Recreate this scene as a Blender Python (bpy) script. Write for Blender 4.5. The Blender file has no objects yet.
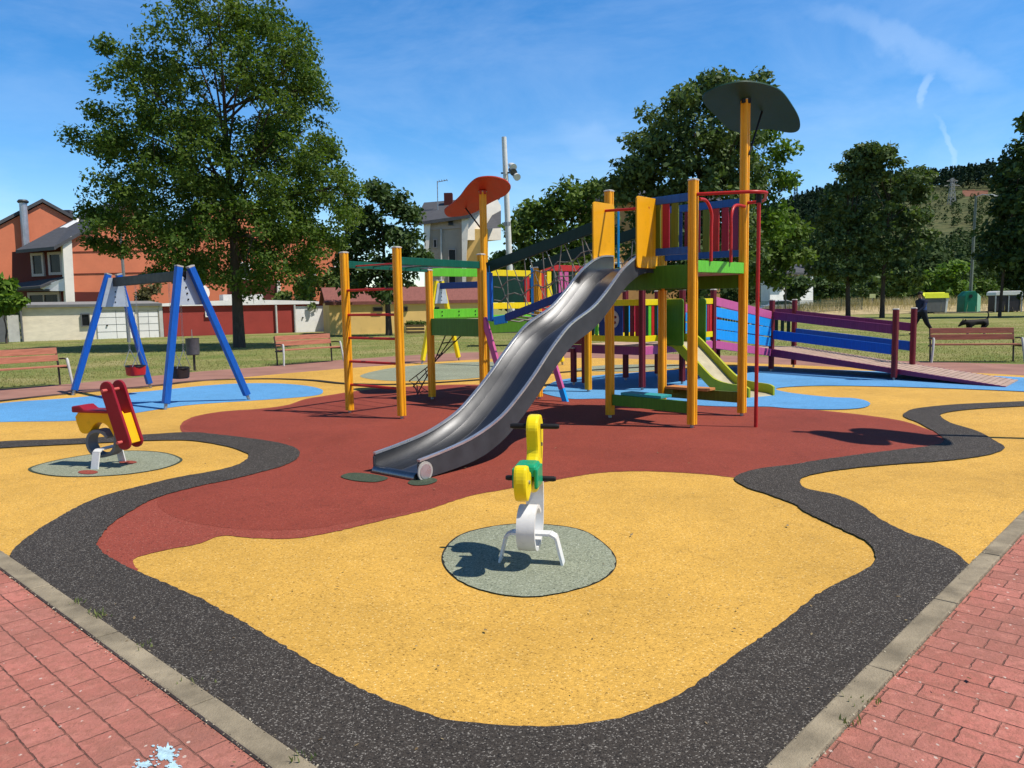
import bpy, bmesh, math, random
import numpy as np
from mathutils import Vector, Matrix, Euler
from mathutils.geometry import tessellate_polygon
random.seed(7)
S = bpy.context.scene
COL = S.collection
# ------------------------------------------------------------------ camera model (used to measure the place)
F, PT, RL, H = 785.0, math.atan(80/785), math.radians(-1.0), 1.6
def ray(px, py):
    x, y, z = (px-512)/F, -(py-384)/F, -1
    cr, sr = math.cos(RL), math.sin(RL)
    x, y = x*cr-y*sr, x*sr+y*cr
    a = math.pi/2-PT; c, s = math.cos(a), math.sin(a)
    return (x, y*c-z*s, y*s+z*c)
def G(px, py, z=0.0):
    r = ray(px, py); t = (z-H)/r[2]; return (r[0]*t, r[1]*t)
def W(px, py, Y):
    r = ray(px, py); t = Y/r[1]; return (r[0]*t, H+r[2]*t)
def P(X, Y, Z):
    a = math.pi/2-PT; c, s = math.cos(a), math.sin(a); cr, sr = math.cos(RL), math.sin(RL)
    Z -= H
    x, y, z = X, Y*c+Z*s, -Y*s+Z*c
    x, y = x*cr+y*sr, -x*sr+y*cr
    return (512+F*x/-z, 384-F*y/-z)
def Q(px, py, a, e):
    """point seen at a pixel on the vertical plane through ground point a along direction e"""
    r = ray(px, py)
    det = r[0]*(-e[1])+r[1]*e[0]
    k = (a[0]*(-e[1])+a[1]*e[0])/det
    return Vector((r[0]*k, r[1]*k, H+r[2]*k))
def onplane(px, py, o, n):
    r = Vector(ray(px, py)); c = Vector((0, 0, H))
    return c + r*((o-c).dot(n)/r.dot(n))
E1 = (0.7323, -0.6809); N1 = (0.6809, 0.7323)          # directions of the two kerbs
def EN(e, n): return (e*E1[0]+n*N1[0], e*E1[1]+n*N1[1])
U = Vector((.7071, .7071, 0)); V_ = Vector((.7071, -.7071, 0)); Z_ = Vector((0, 0, 1))
def v3(p, z=0.0): return Vector((p[0], p[1], z))

# ------------------------------------------------------------------ materials
def lin(c):
    return tuple(((v/255)/12.92 if v/255 <= .04045 else ((v/255+.055)/1.055)**2.4) for v in c)
MATS = {}
class NT:
    def __init__(s, name):
        s.m = bpy.data.materials.new(name); s.m.use_nodes = True
        s.t = s.m.node_tree; s.t.nodes.clear()
        s.out = s.n('ShaderNodeOutputMaterial'); s.b = s.n('ShaderNodeBsdfPrincipled')
        s.t.links.new(s.b.outputs[0], s.out.inputs[0])
        s.tc = s.n('ShaderNodeTexCoord')
    def n(s, t, **k):
        x = s.t.nodes.new(t)
        for a, b in k.items(): setattr(x, a, b)
        return x
    def l(s, a, b): s.t.links.new(a, b)
    def noise(s, scale, detail=3, rough=.55, vec=None, dist=0):
        x = s.n('ShaderNodeTexNoise'); x.inputs['Scale'].default_value = scale
        x.inputs['Detail'].default_value = detail; x.inputs['Roughness'].default_value = rough
        x.inputs['Distortion'].default_value = dist
        s.l(vec or s.tc.outputs['Object'], x.inputs['Vector']); return x.outputs['Fac']
    def mapv(s, scale=(1, 1, 1), rot=(0, 0, 0), loc=(0, 0, 0)):
        x = s.n('ShaderNodeMapping'); x.inputs['Scale'].default_value = scale
        x.inputs['Rotation'].default_value = rot; x.inputs['Location'].default_value = loc
        s.l(s.tc.outputs['Object'], x.inputs['Vector']); return x.outputs[0]
    def ramp(s, fac, stops):
        x = s.n('ShaderNodeValToRGB'); e = x.color_ramp.elements
        while len(e) < len(stops): e.new(.5)
        for q, (p, c) in zip(e, stops):
            q.position = p; q.color = (*c, 1) if len(c) == 3 else c
        s.l(fac, x.inputs[0]); return x.outputs[0]
    def mix(s, fac, a, b, mode='MIX'):
        x = s.n('ShaderNodeMix', data_type='RGBA', blend_type=mode)
        for i, v in ((0, fac), (6, a), (7, b)):
            if hasattr(v, 'links') or hasattr(v, 'is_linked'): s.l(v, x.inputs[i])
            elif i == 0: x.inputs[0].default_value = v
            else: x.inputs[i].default_value = (*v, 1)
        return x.outputs[2]
    def bump(s, h, strength=.3, dist=.01):
        x = s.n('ShaderNodeBump'); x.inputs['Strength'].default_value = strength
        x.inputs['Distance'].default_value = dist; s.l(h, x.inputs['Height'])
        s.l(x.outputs[0], s.b.inputs['Normal'])
    def set(s, rough=None, metal=None, spec=None):
        if rough is not None: s.b.inputs['Roughness'].default_value = rough
        if metal is not None: s.b.inputs['Metallic'].default_value = metal
        if spec is not None: s.b.inputs['Specular IOR Level'].default_value = spec
def sc(c, k): return tuple(min(1, v*k) for v in c)
def M(name, c, rough=.5, var=.18, scale=5, stretch=(1, 1, 1), bump=.08, bscale=60, metal=0, spec=.22, dirt=.12):
    """painted / plain surface: base colour with uneven tone, grain and some dirt"""
    if name in MATS: return MATS[name]
    t = NT(name); vec = t.mapv(stretch)
    f = t.noise(scale, 4, .6, vec)
    col = t.ramp(f, [(.3, sc(c, 1-var)), (.7, sc(c, 1+var*.6))])
    if dirt:
        d = t.noise(scale*3.1, 5, .7, vec)
        dm = t.ramp(d, [(.56, (0, 0, 0)), (.74, (dirt*3, dirt*3, dirt*3))])
        col = t.mix(dm, col, sc(c, .55))
    t.l(col, t.b.inputs['Base Color'])
    rr = t.noise(scale*2, 3); mr = t.n('ShaderNodeMapRange'); t.l(rr, mr.inputs[0])
    mr.inputs[3].default_value = max(.05, rough-.12); mr.inputs[4].default_value = min(1, rough+.12)
    t.l(mr.outputs[0], t.b.inputs['Roughness'])
    t.set(None, metal, spec)
    if bump: t.bump(t.noise(bscale, 3, .6, vec), bump, .01)
    MATS[name] = t.m; return t.m
def rubber(name, base, dark, light, ps=.06, pl=.06, patch=.12, scale=150, bump=.5):
    t = NT(name); vo = t.n('ShaderNodeTexVoronoi'); vo.inputs['Scale'].default_value = scale
    t.l(t.tc.outputs['Object'], vo.inputs['Vector'])
    sep = t.n('ShaderNodeSeparateColor'); t.l(vo.outputs['Color'], sep.inputs[0])
    g = t.ramp(sep.outputs[0], [(0, dark), (ps, sc(base, .8)), (.5, base), (1-pl, sc(base, 1.2)), (1, light)])
    big = t.noise(.7, 5, .62); med = t.noise(5, 6, .68, None, .6)
    g = t.mix(t.ramp(big, [(.35, (0,)*3), (.75, (1,)*3)]), g, t.mix(1, g, (1-patch*1.6,)*3, 'MULTIPLY'))
    g = t.mix(t.ramp(med, [(.5, (0,)*3), (.72, (.6,)*3)]), g, t.mix(1, g, (1-patch*1.4,)*3, 'MULTIPLY'))
    sp = t.n('ShaderNodeTexVoronoi'); sp.inputs['Scale'].default_value = 2.6; t.l(t.tc.outputs['Object'], sp.inputs['Vector'])
    st = t.ramp(sp.outputs['Distance'], [(.014, (.8,)*3), (.04, (0,)*3)])
    g = t.mix(st, g, sc(base, .35))
    scr = t.noise(1, 4, .7, t.mapv((34, 5, 1), (0, 0, .6)))       # scuffs
    g = t.mix(t.ramp(scr, [(.63, (0,)*3), (.8, (.35,)*3)]), g, sc(base, 1.4))
    crk = t.n('ShaderNodeTexVoronoi', feature='DISTANCE_TO_EDGE'); crk.inputs['Scale'].default_value = .55
    dv = t.n('ShaderNodeVectorMath', operation='ADD'); t.l(t.tc.outputs['Object'], dv.inputs[0])
    nv = t.n('ShaderNodeTexNoise'); nv.inputs['Scale'].default_value = 3; nv.inputs['Detail'].default_value = 6; t.l(t.tc.outputs['Object'], nv.inputs['Vector']); t.l(nv.outputs['Color'], dv.inputs[1]); t.l(dv.outputs[0], crk.inputs['Vector'])
    cm = t.n('ShaderNodeMath', operation='MULTIPLY'); t.l(t.ramp(crk.outputs['Distance'], [(.0, (.5,)*3), (.008, (0,)*3)]), cm.inputs[0]); t.l(t.ramp(t.noise(.9, 2), [(.5, (0,)*3), (.6, (1,)*3)]), cm.inputs[1])
    g = t.mix(cm.outputs[0], g, sc(base, .45))
    stn = t.noise(.33, 7, .7, None, .8); g = t.mix(t.ramp(stn, [(.54, (0,)*3), (.7, (.55,)*3)]), g, t.mix(1, g, (.72, .68, .62), 'MULTIPLY'))
    t.l(g, t.b.inputs['Base Color']); t.set(.85, 0, .25)
    hh = t.n('ShaderNodeMath', operation='MULTIPLY'); t.l(vo.outputs['Distance'], hh.inputs[0]); hh.inputs[1].default_value = -1.0
    t.bump(hh.outputs[0], bump, .004)
    MATS[name] = t.m; return t.m
def leafmat(name, c1, c2, c3=None, trans=.3, spec=.18):
    t = NT(name); ge = t.n('ShaderNodeNewGeometry')
    big = t.noise(.55, 3)
    c = t.ramp(ge.outputs['Random Per Island'], [(0, c1), (.6, c2), (1, c3 or sc(c2, 1.35))])
    c = t.mix(t.ramp(big, [(.35, (0,)*3), (.7, (.5,)*3)]), c, c3 or sc(c2, 1.3))
    t.l(c, t.b.inputs['Base Color']); t.set(.6, 0, spec)
    tr = t.n('ShaderNodeBsdfTranslucent'); ct = t.mix(1, c, (1.1, 1.25, .5), 'MULTIPLY'); t.l(ct, tr.inputs[0])
    mx = t.n('ShaderNodeMixShader'); mx.inputs[0].default_value = trans
    t.l(t.b.outputs[0], mx.inputs[1]); t.l(tr.outputs[0], mx.inputs[2]); t.l(mx.outputs[0], t.out.inputs[0])
    MATS[name] = t.m; return t.m

# ------------------------------------------------------------------ mesh builder
class MB:
    def __init__(s): s.v = []; s.f = []; s.mi = []
    def add(s, vs, fs, mi=0):
        o = len(s.v); s.v += [Vector(p) for p in vs]; s.f += [tuple(i+o for i in f) for f in fs]; s.mi += [mi]*len(fs); return s
    def obox(s, c, ax, ay, az, mi=0):
        """oriented box, half-axis vectors"""
        c = Vector(c); vs = [c+ax*i+ay*j+az*k for k in (-1, 1) for j in (-1, 1) for i in (-1, 1)]
        return s.add(vs, [(0, 2, 3, 1), (4, 5, 7, 6), (0, 1, 5, 4), (2, 6, 7, 3), (0, 4, 6, 2), (1, 3, 7, 5)], mi)
    def box(s, c, size, mi=0):
        return s.obox(c, Vector((size[0]/2, 0, 0)), Vector((0, size[1]/2, 0)), Vector((0, 0, size[2]/2)), mi)
    def beam(s, p, q, w, h, mi=0):
        """board from p to q: w = horizontal thickness, h = height"""
        p, q = Vector(p), Vector(q); d = q-p; L = d.length; d.normalize()
        sd = d.cross(Z_)
        sd = sd.normalized() if sd.length > 1e-4 else Vector((1, 0, 0))
        up = sd.cross(d)
        return s.obox((p+q)/2, d*L/2, sd*w/2, up*h/2, mi)
    def tube(s, pts, r, n=8, caps=True, mi=0):
        pts = [Vector(p) for p in pts]; rs = r if hasattr(r, '__len__') else [r]*len(pts)
        o = len(s.v); prev = None
        for i, p in enumerate(pts):
            d = (pts[min(i+1, len(pts)-1)]-pts[max(i-1, 0)]).normalized()
            if prev is None:
                a = d.cross(Z_ if abs(d.z) < .95 else Vector((1, 0, 0))).normalized()
            else:
                a = prev-d*prev.dot(d); a.normalize()
            prev = a; b = d.cross(a)
            for k in range(n):
                t = 2*math.pi*k/n; s.v.append(p+(a*math.cos(t)+b*math.sin(t))*rs[i])
        for i in range(len(pts)-1):
            for k in range(n):
                s.f.append((o+i*n+k, o+i*n+(k+1) % n, o+(i+1)*n+(k+1) % n, o+(i+1)*n+k)); s.mi.append(mi)
        if caps:
            s.f.append(tuple(o+k for k in reversed(range(n)))); s.f.append(tuple(o+(len(pts)-1)*n+k for k in range(n))); s.mi += [mi, mi]
        return s
    def prism(s, poly, th, mi=0, mi_side=None):
        """poly: planar 3D points; extruded by vector th"""
        poly = [Vector(p) for p in poly]; th = Vector(th); n = len(poly); o = len(s.v)
        tri = tessellate_polygon([poly])
        s.v += poly+[p+th for p in poly]
        for t in tri:
            s.f.append(tuple(o+i for i in t)); s.f.append(tuple(o+n+i for i in reversed(t))); s.mi += [mi, mi]
        for i in range(n):
            j = (i+1) % n; s.f.append((o+i, o+j, o+n+j, o+n+i)); s.mi.append(mi if mi_side is None else mi_side)
        return s
    def lathe(s, c, prof, n=20, mi=0):
        c = Vector(c); o = len(s.v)
        for r, z in prof:
            for k in range(n):
                t = 2*math.pi*k/n; s.v.append(c+Vector((r*math.cos(t), r*math.sin(t), z)))
        for i in range(len(prof)-1):
            for k in range(n):
                s.f.append((o+i*n+k, o+i*n+(k+1) % n, o+(i+1)*n+(k+1) % n, o+(i+1)*n+k)); s.mi.append(mi)
        s.f.append(tuple(o+k for k in reversed(range(n)))); s.f.append(tuple(o+(len(prof)-1)*n+k for k in range(n))); s.mi += [mi, mi]
        return s
    def build(s, name, mat, parent=None, bevel=0, smooth=False, loc=None, seg=2):
        me = bpy.data.meshes.new(name)
        off = Vector(loc) if loc is not None else Vector((0, 0, 0))
        if parent is not None:
            q = parent
            while q: off = off+q.location; q = q.parent
        me.from_pydata([p-off for p in s.v], [], s.f)
        for m in (mat if isinstance(mat, (list, tuple)) else [mat]): me.materials.append(m)
        for p, i in zip(me.polygons, s.mi): p.material_index = i
        bm = bmesh.new(); bm.from_mesh(me)
        bmesh.ops.recalc_face_normals(bm, faces=bm.faces)
        if bevel:
            bmesh.ops.remove_doubles(bm, verts=bm.verts, dist=1e-5)
            bmesh.ops.dissolve_limit(bm, angle_limit=.02, verts=bm.verts, edges=bm.edges)
            ed = [e for e in bm.edges if len(e.link_faces) == 2 and e.calc_face_angle(0) > .5]
            bmesh.ops.bevel(bm, geom=ed, offset=bevel, segments=seg, profile=.6, affect='EDGES', clamp_overlap=True)
        if smooth:
            for f in bm.faces: f.smooth = True
            for e in bm.edges:
                if len(e.link_faces) == 2 and e.calc_face_angle(0) > .7: e.smooth = False
        bm.to_mesh(me); bm.free()
        o = bpy.data.objects.new(name, me); COL.objects.link(o)
        if parent is not None: o.parent = parent
        if loc is not None: o.location = loc
        return o
def tag(o, label=None, cat=None, group=None, kind=None):
    if label: o['label'] = label
    if cat: o['category'] = cat
    if group: o['group'] = group
    if kind: o['kind'] = kind
    return o
def thing(name, loc, label, cat, group=None):
    o = bpy.data.objects.new(name, None); COL.objects.link(o); o.location = loc; o.empty_display_size = .2
    return tag(o, label, cat, group)
def copy_tree(o, parent=None):
    c = o.copy(); COL.objects.link(c)
    if parent is not None: c.parent = parent
    for ch in list(o.children): copy_tree(ch, c)
    return c

# ------------------------------------------------------------------ camera
cam = bpy.data.cameras.new('camera'); co = bpy.data.objects.new('camera', cam); COL.objects.link(co)
cam.sensor_fit = 'HORIZONTAL'; cam.sensor_width = 36; cam.lens = F*36/1024; cam.clip_end = 6000; cam.clip_start = .05
co.matrix_world = Matrix.Translation((0, 0, H)) @ Matrix.Rotation(math.pi/2-PT, 4, 'X') @ Matrix.Rotation(RL, 4, 'Z')
S.camera = co
# ------------------------------------------------------------------ light
SUN = Vector((.58, -.17, 1)).normalized()
sl = bpy.data.lights.new('sun', 'SUN'); sl.energy = 5.0; sl.angle = math.radians(.5); sl.color = (1, .935, .83)
so = bpy.data.objects.new('sun', sl); COL.objects.link(so); so.rotation_euler = SUN.to_track_quat('Z', 'Y').to_euler(); so.location = (20, -6, 40)
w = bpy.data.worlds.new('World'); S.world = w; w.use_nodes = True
nt = w.node_tree; nt.nodes.clear()
wo = nt.nodes.new('ShaderNodeOutputWorld'); bg = nt.nodes.new('ShaderNodeBackground'); sky = nt.nodes.new('ShaderNodeTexSky')
sky.sky_type = 'NISHITA'; sky.sun_disc = False; sky.sun_elevation = math.radians(58.9); sky.sun_rotation = math.radians(106)
sky.air_density = 1.0; sky.dust_density = .15; sky.ozone_density = 3.2; sky.altitude = 300
tc = nt.nodes.new('ShaderNodeTexCoord'); mp = nt.nodes.new('ShaderNodeMapping')
mp.inputs['Scale'].default_value = (1.3, 1.0, 4.2); mp.inputs['Rotation'].default_value = (.1, .22, .5)
nz = nt.nodes.new('ShaderNodeTexNoise'); nz.inputs['Scale'].default_value = 2.2; nz.inputs['Detail'].default_value = 7; nz.inputs['Roughness'].default_value = .62; nz.inputs['Distortion'].default_value = .5
cr = nt.nodes.new('ShaderNodeValToRGB'); cr.color_ramp.elements[0].position = .40; cr.color_ramp.elements[1].position = .9
cr.color_ramp.elements[0].color = (0, 0, 0, 1); cr.color_ramp.elements[1].color = (.26, .26, .26, 1)
hs = nt.nodes.new('ShaderNodeHueSaturation'); hs.inputs['Saturation'].default_value = 1.38; hs.inputs['Hue'].default_value = .503
mx = nt.nodes.new('ShaderNodeMix'); mx.data_type = 'RGBA'; mx.inputs[7].default_value = (5.6, 6.6, 7.8, 1)
nt.links.new(tc.outputs['Generated'], mp.inputs[0]); nt.links.new(mp.outputs[0], nz.inputs[0]); nt.links.new(nz.outputs['Fac'], cr.inputs[0])
nt.links.new(sky.outputs[0], hs.inputs['Color']); nt.links.new(hs.outputs[0], mx.inputs[6]); nt.links.new(cr.outputs[0], mx.inputs[0])
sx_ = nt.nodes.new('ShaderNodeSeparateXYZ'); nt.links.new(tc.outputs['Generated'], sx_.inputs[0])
zr = nt.nodes.new('ShaderNodeMapRange'); zr.inputs[1].default_value = .38; zr.inputs[2].default_value = .9; zr.inputs[3].default_value = 1; zr.inputs[4].default_value = .33  # sky dimmed toward the zenith, above the view, to lower the fill light
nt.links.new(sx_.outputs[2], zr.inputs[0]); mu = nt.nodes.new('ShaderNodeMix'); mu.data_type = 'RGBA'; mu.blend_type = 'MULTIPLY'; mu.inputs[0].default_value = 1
def wisp(px0, px1, wid, amt, prev):
    d0, d1 = Vector(ray(*px0)).normalized(), Vector(ray(*px1)).normalized(); c = (d0+d1)/2; t1 = (d1-d0); sa = t1.length*.5; t1.normalize(); t2 = c.cross(t1).normalized()
    def nd(op, **k):
        n = nt.nodes.new('ShaderNodeVectorMath' if op in ('DOT_PRODUCT', 'ADD3') else 'ShaderNodeMath'); n.operation = op; return n
    tot = None
    for ax, s_ in ((t1, sa), (t2, wid)):
        dt = nd('DOT_PRODUCT'); nt.links.new(wv_.outputs[0], dt.inputs[0]); dt.inputs[1].default_value = ax
        sb = nd('SUBTRACT'); nt.links.new(dt.outputs['Value'], sb.inputs[0]); sb.inputs[1].default_value = c.dot(ax)
        dv = nd('DIVIDE'); nt.links.new(sb.outputs[0], dv.inputs[0]); dv.inputs[1].default_value = s_
        sq = nd('MULTIPLY'); nt.links.new(dv.outputs[0], sq.inputs[0]); nt.links.new(dv.outputs[0], sq.inputs[1])
        if tot is None: tot = sq
        else:
            ad = nd('ADD'); nt.links.new(tot.outputs[0], ad.inputs[0]); nt.links.new(sq.outputs[0], ad.inputs[1]); tot = ad
    mr = nt.nodes.new('ShaderNodeMapRange'); mr.interpolation_type = 'SMOOTHSTEP'; nt.links.new(tot.outputs[0], mr.inputs[0]); mr.inputs[1].default_value = 0; mr.inputs[2].default_value = 1.6; mr.inputs[3].default_value = amt; mr.inputs[4].default_value = 0
    m_ = nt.nodes.new('ShaderNodeMix'); m_.data_type = 'RGBA'; m_.inputs[7].default_value = (5.6, 6.6, 7.8, 1); nt.links.new(mr.outputs[0], m_.inputs[0]); nt.links.new(prev, m_.inputs[6]); return m_.outputs[2]
wn = nt.nodes.new('ShaderNodeTexNoise'); wn.inputs['Scale'].default_value = 26; wn.inputs['Detail'].default_value = 4; nt.links.new(tc.outputs['Generated'], wn.inputs[0])
wsc = nt.nodes.new('ShaderNodeVectorMath'); wsc.operation = 'SCALE'; wsc.inputs['Scale'].default_value = .05; nt.links.new(wn.outputs['Color'], wsc.inputs[0])
wsb = nt.nodes.new('ShaderNodeVectorMath'); wsb.operation = 'SUBTRACT'; nt.links.new(wsc.outputs[0], wsb.inputs[0]); wsb.inputs[1].default_value = (.025,)*3
wv_ = nt.nodes.new('ShaderNodeVectorMath'); wv_.operation = 'ADD'; nt.links.new(tc.outputs['Generated'], wv_.inputs[0]); nt.links.new(wsb.outputs[0], wv_.inputs[1])
last = mx.outputs[2]
for a_, b_, wd_, am_ in (((930, 72), (919, 104), .0055, .2), ((934, 118), (949, 172), .0045, .17), ((820, 5), (1000, 88), .016, .12), ((560, 138), (640, 150), .02, .08)): last = wisp(a_, b_, wd_, am_, last)
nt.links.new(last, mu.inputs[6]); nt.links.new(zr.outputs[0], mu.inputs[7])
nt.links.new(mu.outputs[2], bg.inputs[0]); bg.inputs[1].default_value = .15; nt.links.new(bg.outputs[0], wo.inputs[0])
S.view_settings.view_transform = 'Standard'; S.view_settings.look = 'None'; S.view_settings.exposure = .2; S.view_settings.gamma = 1; S.view_settings.use_curve_mapping = False
S.cycles.max_bounces = 8; S.cycles.transparent_max_bounces = 8
# ------------------------------------------------------------------ ground and surfaces
def catmull(pts, n=6, closed=True):
    out = []; N = len(pts)
    for i in range(N if closed else N-1):
        g = (lambda k: pts[k % N]) if closed else (lambda k: pts[max(0, min(N-1, k))])
        p0, p1, p2, p3 = g(i-1), g(i), g(i+1), g(i+2)
        if abs(p1[0]-p2[0])+abs(p1[1]-p2[1]) < 1e-6: continue
        for k in range(n):
            t = k/n
            out.append(tuple(.5*(2*p1[c]+(p2[c]-p0[c])*t+(2*p0[c]-5*p1[c]+4*p2[c]-p3[c])*t*t+(3*p1[c]-p0[c]-3*p2[c]+p3[c])*t**3) for c in (0, 1)))
    if not closed: out.append(pts[-1])
    return out
def sheet(name, wpts, z, mat, th=.0, kind='structure', jit=0):
    if isinstance(wpts, Seen): wpts = [(x*(1-z/H), y*(1-z/H)) for x, y in wpts]
    if jit:
        q_ = []
        for i, p in enumerate(wpts):
            q = wpts[(i+1) % len(wpts)]; d = math.hypot(q[0]-p[0], q[1]-p[1]); n = max(1, min(12, int(d/.03))) if math.hypot(*p) < 9 else 1
            for k_ in range(n):
                t_ = k_/n; q_.append((p[0]+(q[0]-p[0])*t_+random.gauss(0, jit), p[1]+(q[1]-p[1])*t_+random.gauss(0, jit)))
        wpts = q_
    pts = [Vector((x, y, z)) for x, y in wpts]
    m = MB()
    if th: m.prism(pts, (0, 0, -th))
    else: m.add(pts, [tuple(t) for t in tessellate_polygon([pts])])
    o = m.build(name, mat)
    if not th:
        for p in o.data.polygons:
            if p.normal.z < 0: p.flip()
    if kind: o['kind'] = kind
    return o
class Seen(list): pass
def px(pts, n=6, smooth=True): return Seen([G(*p) for p in (catmull(pts, n) if smooth else pts)])
def Y3(t): return tuple(t)
m_yel = rubber('yellow rubber granulate', (.585, .335, .062), (.20, .10, .015), (.80, .58, .24), .06, .05, .15)
m_red = rubber('red rubber granulate', (.245, .046, .027), (.08, .015, .009), (.36, .12, .08), .06, .03, .14)
m_redl = rubber('light red rubber granulate', (.27, .056, .035), (.08, .016, .01), (.40, .16, .11), .06, .05, .1)
m_blk = rubber('black rubber granulate', (.047, .039, .032), (.012, .010, .009), (.27, .25, .22), .28, .13, .12, 190, .6)
m_blu = rubber('blue rubber granulate', (.10, .30, .56), (.04, .12, .25), (.2, .42, .66), .05, .04, .12)
m_grn = rubber('grey green rubber granulate', (.25, .27, .19), (.07, .09, .06), (.42, .45, .36), .14, .14, .14)
m_grd = rubber('dark green rubber granulate', (.055, .075, .045), (.02, .03, .02), (.12, .14, .1), .1, .1, .2)
m_joint = M('dark joint', (.025, .024, .02), .9, .3, 20)
m_pink = M('worn pink asphalt', (.30, .155, .12), .9, .22, 1.4, (1, 1, 1), .25, 90, 0, .2, .12)
m_conc = M('weathered kerb concrete', (.27, .225, .155), .9, .42, 5, (1, 1, 1), .5, 120, 0, .2, .2)
# lawn
t = NT('summer lawn')
f1 = t.noise(.35, 5, .65); f2 = t.noise(9, 4, .7); f3 = t.noise(2.2, 4, .65)
c = t.ramp(f1, [(.36, (.15, .20, .05)), (.5, (.24, .245, .08)), (.64, (.36, .31, .14))])
c = t.mix(t.ramp(f2, [(.35, (0,)*3), (.65, (.45,)*3)]), c, (.12, .145, .035))
c = t.mix(t.ramp(f3, [(.55, (0,)*3), (.75, (.55,)*3)]), c, (.33, .27, .13))
t.l(c, t.b.inputs['Base Color']); t.set(.95, 0, .1); t.bump(t.noise(30, 4, .7), .8, .05); m_lawn = t.m
# brick paving
t = NT('worn red paving bricks')
ang = math.atan2(E1[1], E1[0])
vec = t.mapv((1, 1, 1), (0, 0, -ang), (.07, .012, 0))
br = t.n('ShaderNodeTexBrick')
wv = t.n('ShaderNodeTexNoise'); wv.inputs['Scale'].default_value = 26; wv.inputs['Detail'].default_value = 4; t.l(t.tc.outputs['Object'], wv.inputs['Vector'])
ws = t.n('ShaderNodeVectorMath', operation='SCALE'); t.l(wv.outputs['Color'], ws.inputs[0]); ws.inputs['Scale'].default_value = .014
wa = t.n('ShaderNodeVectorMath', operation='ADD'); t.l(vec, wa.inputs[0]); t.l(ws.outputs[0], wa.inputs[1]); t.l(wa.outputs[0], br.inputs['Vector'])
for k, val in (('Scale', 1), ('Mortar Size', .0038), ('Mortar Smooth', .45), ('Bias', 0), ('Brick Width', .2), ('Row Height', .132)): br.inputs[k].default_value = val
br.inputs['Color1'].default_value = (.44, .145, .108, 1); br.inputs['Color2'].default_value = (.54, .20, .155, 1); br.inputs['Mortar'].default_value = (.05, .028, .02, 1)
br.offset = .5; br.offset_frequency = 2
wob = t.noise(3.3, 3)
c = t.mix(t.ramp(t.noise(1.3, 5, .65), [(.36, (0,)*3), (.66, (.75,)*3)]), br.outputs['Color'], (.25, .115, .085))
c = t.mix(t.ramp(t.noise(28, 5, .7), [(.45, (0,)*3), (.62, (.75,)*3)]), c, (.31, .125, .088))
c = t.mix(t.ramp(t.noise(11, 4, .7, t.mapv((1, 1.3, 1), (0, 0, .4))), [(.54, (0,)*3), (.7, (.7,)*3)]), c, (.53, .22, .165))
vo = t.n('ShaderNodeTexVoronoi'); vo.inputs['Scale'].default_value = 13; vo.inputs['Randomness'].default_value = 1
t.l(t.mapv((1.5, 1, 1), (0, 0, .3)), vo.inputs['Vector'])
dis = t.n('ShaderNodeMath', operation='ADD'); t.l(vo.outputs['Distance'], dis.inputs[0])
nn = t.n('ShaderNodeMath', operation='MULTIPLY'); t.l(t.noise(60, 4, .7), nn.inputs[0]); nn.inputs[1].default_value = .32; t.l(nn.outputs[0], dis.inputs[1])
spl = t.ramp(dis.outputs[0], [(.235, (.85,)*3), (.27, (0,)*3)])
c = t.mix(spl, c, (.58, .47, .40))
t.l(c, t.b.inputs['Base Color']); t.set(.85, 0, .25)
hm = t.n('ShaderNodeMath', operation='MULTIPLY_ADD'); t.l(br.outputs['Fac'], hm.inputs[0]); hm.inputs[1].default_value = -1.4; t.l(t.noise(70, 5, .7), hm.inputs[2])
t.bump(hm.outputs[0], 1.0, .009); m_brick = t.m

R_ = 2600
gm = MB(); gm.add([(-R_, -300, 0), (R_, -300, 0), (R_, R_, 0), (-R_, R_, 0)], [(0, 1, 2, 3)])
tag(gm.build('ground', m_lawn), kind='structure')
# pink asphalt walk round the play surface
back = [(-260, 418), (-120, 402), (0, 389), (70, 384), (150, 376.3), (200, 371.6), (262, 367), (340, 360), (417, 355), (470, 352.5), (530, 351.5), (640, 353), (768, 357), (930, 362), (1024, 364.5), (1200, 374), (1400, 390)]
wp = [G(*p) for p in back]
sheet('path', wp+[EN(-1.05, 17), EN(-1.05, 1.35), EN(-19, 1.35)], .004, m_pink)
# yellow base of the play surface
fb = [(-200, 424), (0, 401.5), (64, 395), (150, 387.5), (200, 382), (262, 376), (342, 369), (456, 361), (520, 358.5), (600, 358.5), (690, 361), (773, 364.5), (870, 368.8), (980, 373.6), (1024, 376), (1180, 385)]
sheet('rubber_surface', [G(*p) for p in catmull(fb, 5, False)]+[EN(-1.105, 14.6), EN(-1.105, 1.405), EN(-16.2, 1.405)], .010, m_yel)
# brick paving outside the kerbs
sheet('paving', [EN(-20, -6), EN(8, -6), EN(8, 18), EN(-.992, 18), EN(-.992, 1.292), EN(-20, 1.292)], .010, m_brick)
# kerb stones
k = MB()
def kb(e0, e1, n0, n1):
    ps = [v3(EN(*q), .027+random.uniform(-.002, .002)) for q in ((e0, n0), (e1, n0), (e1, n1), (e0, n1))]; k.prism(ps, (0, 0, -.06))
x = -.992
kk = -1.0
while x > -20: kb(x-kk*0-.995, x, 1.295, 1.402); x -= 1.0
y = 1.408
while y < 18: kb(-1.102, -.995, y, y+.994); y += 1.0
tag(k.build('kerb', m_conc, bevel=.008), kind='structure')
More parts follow.
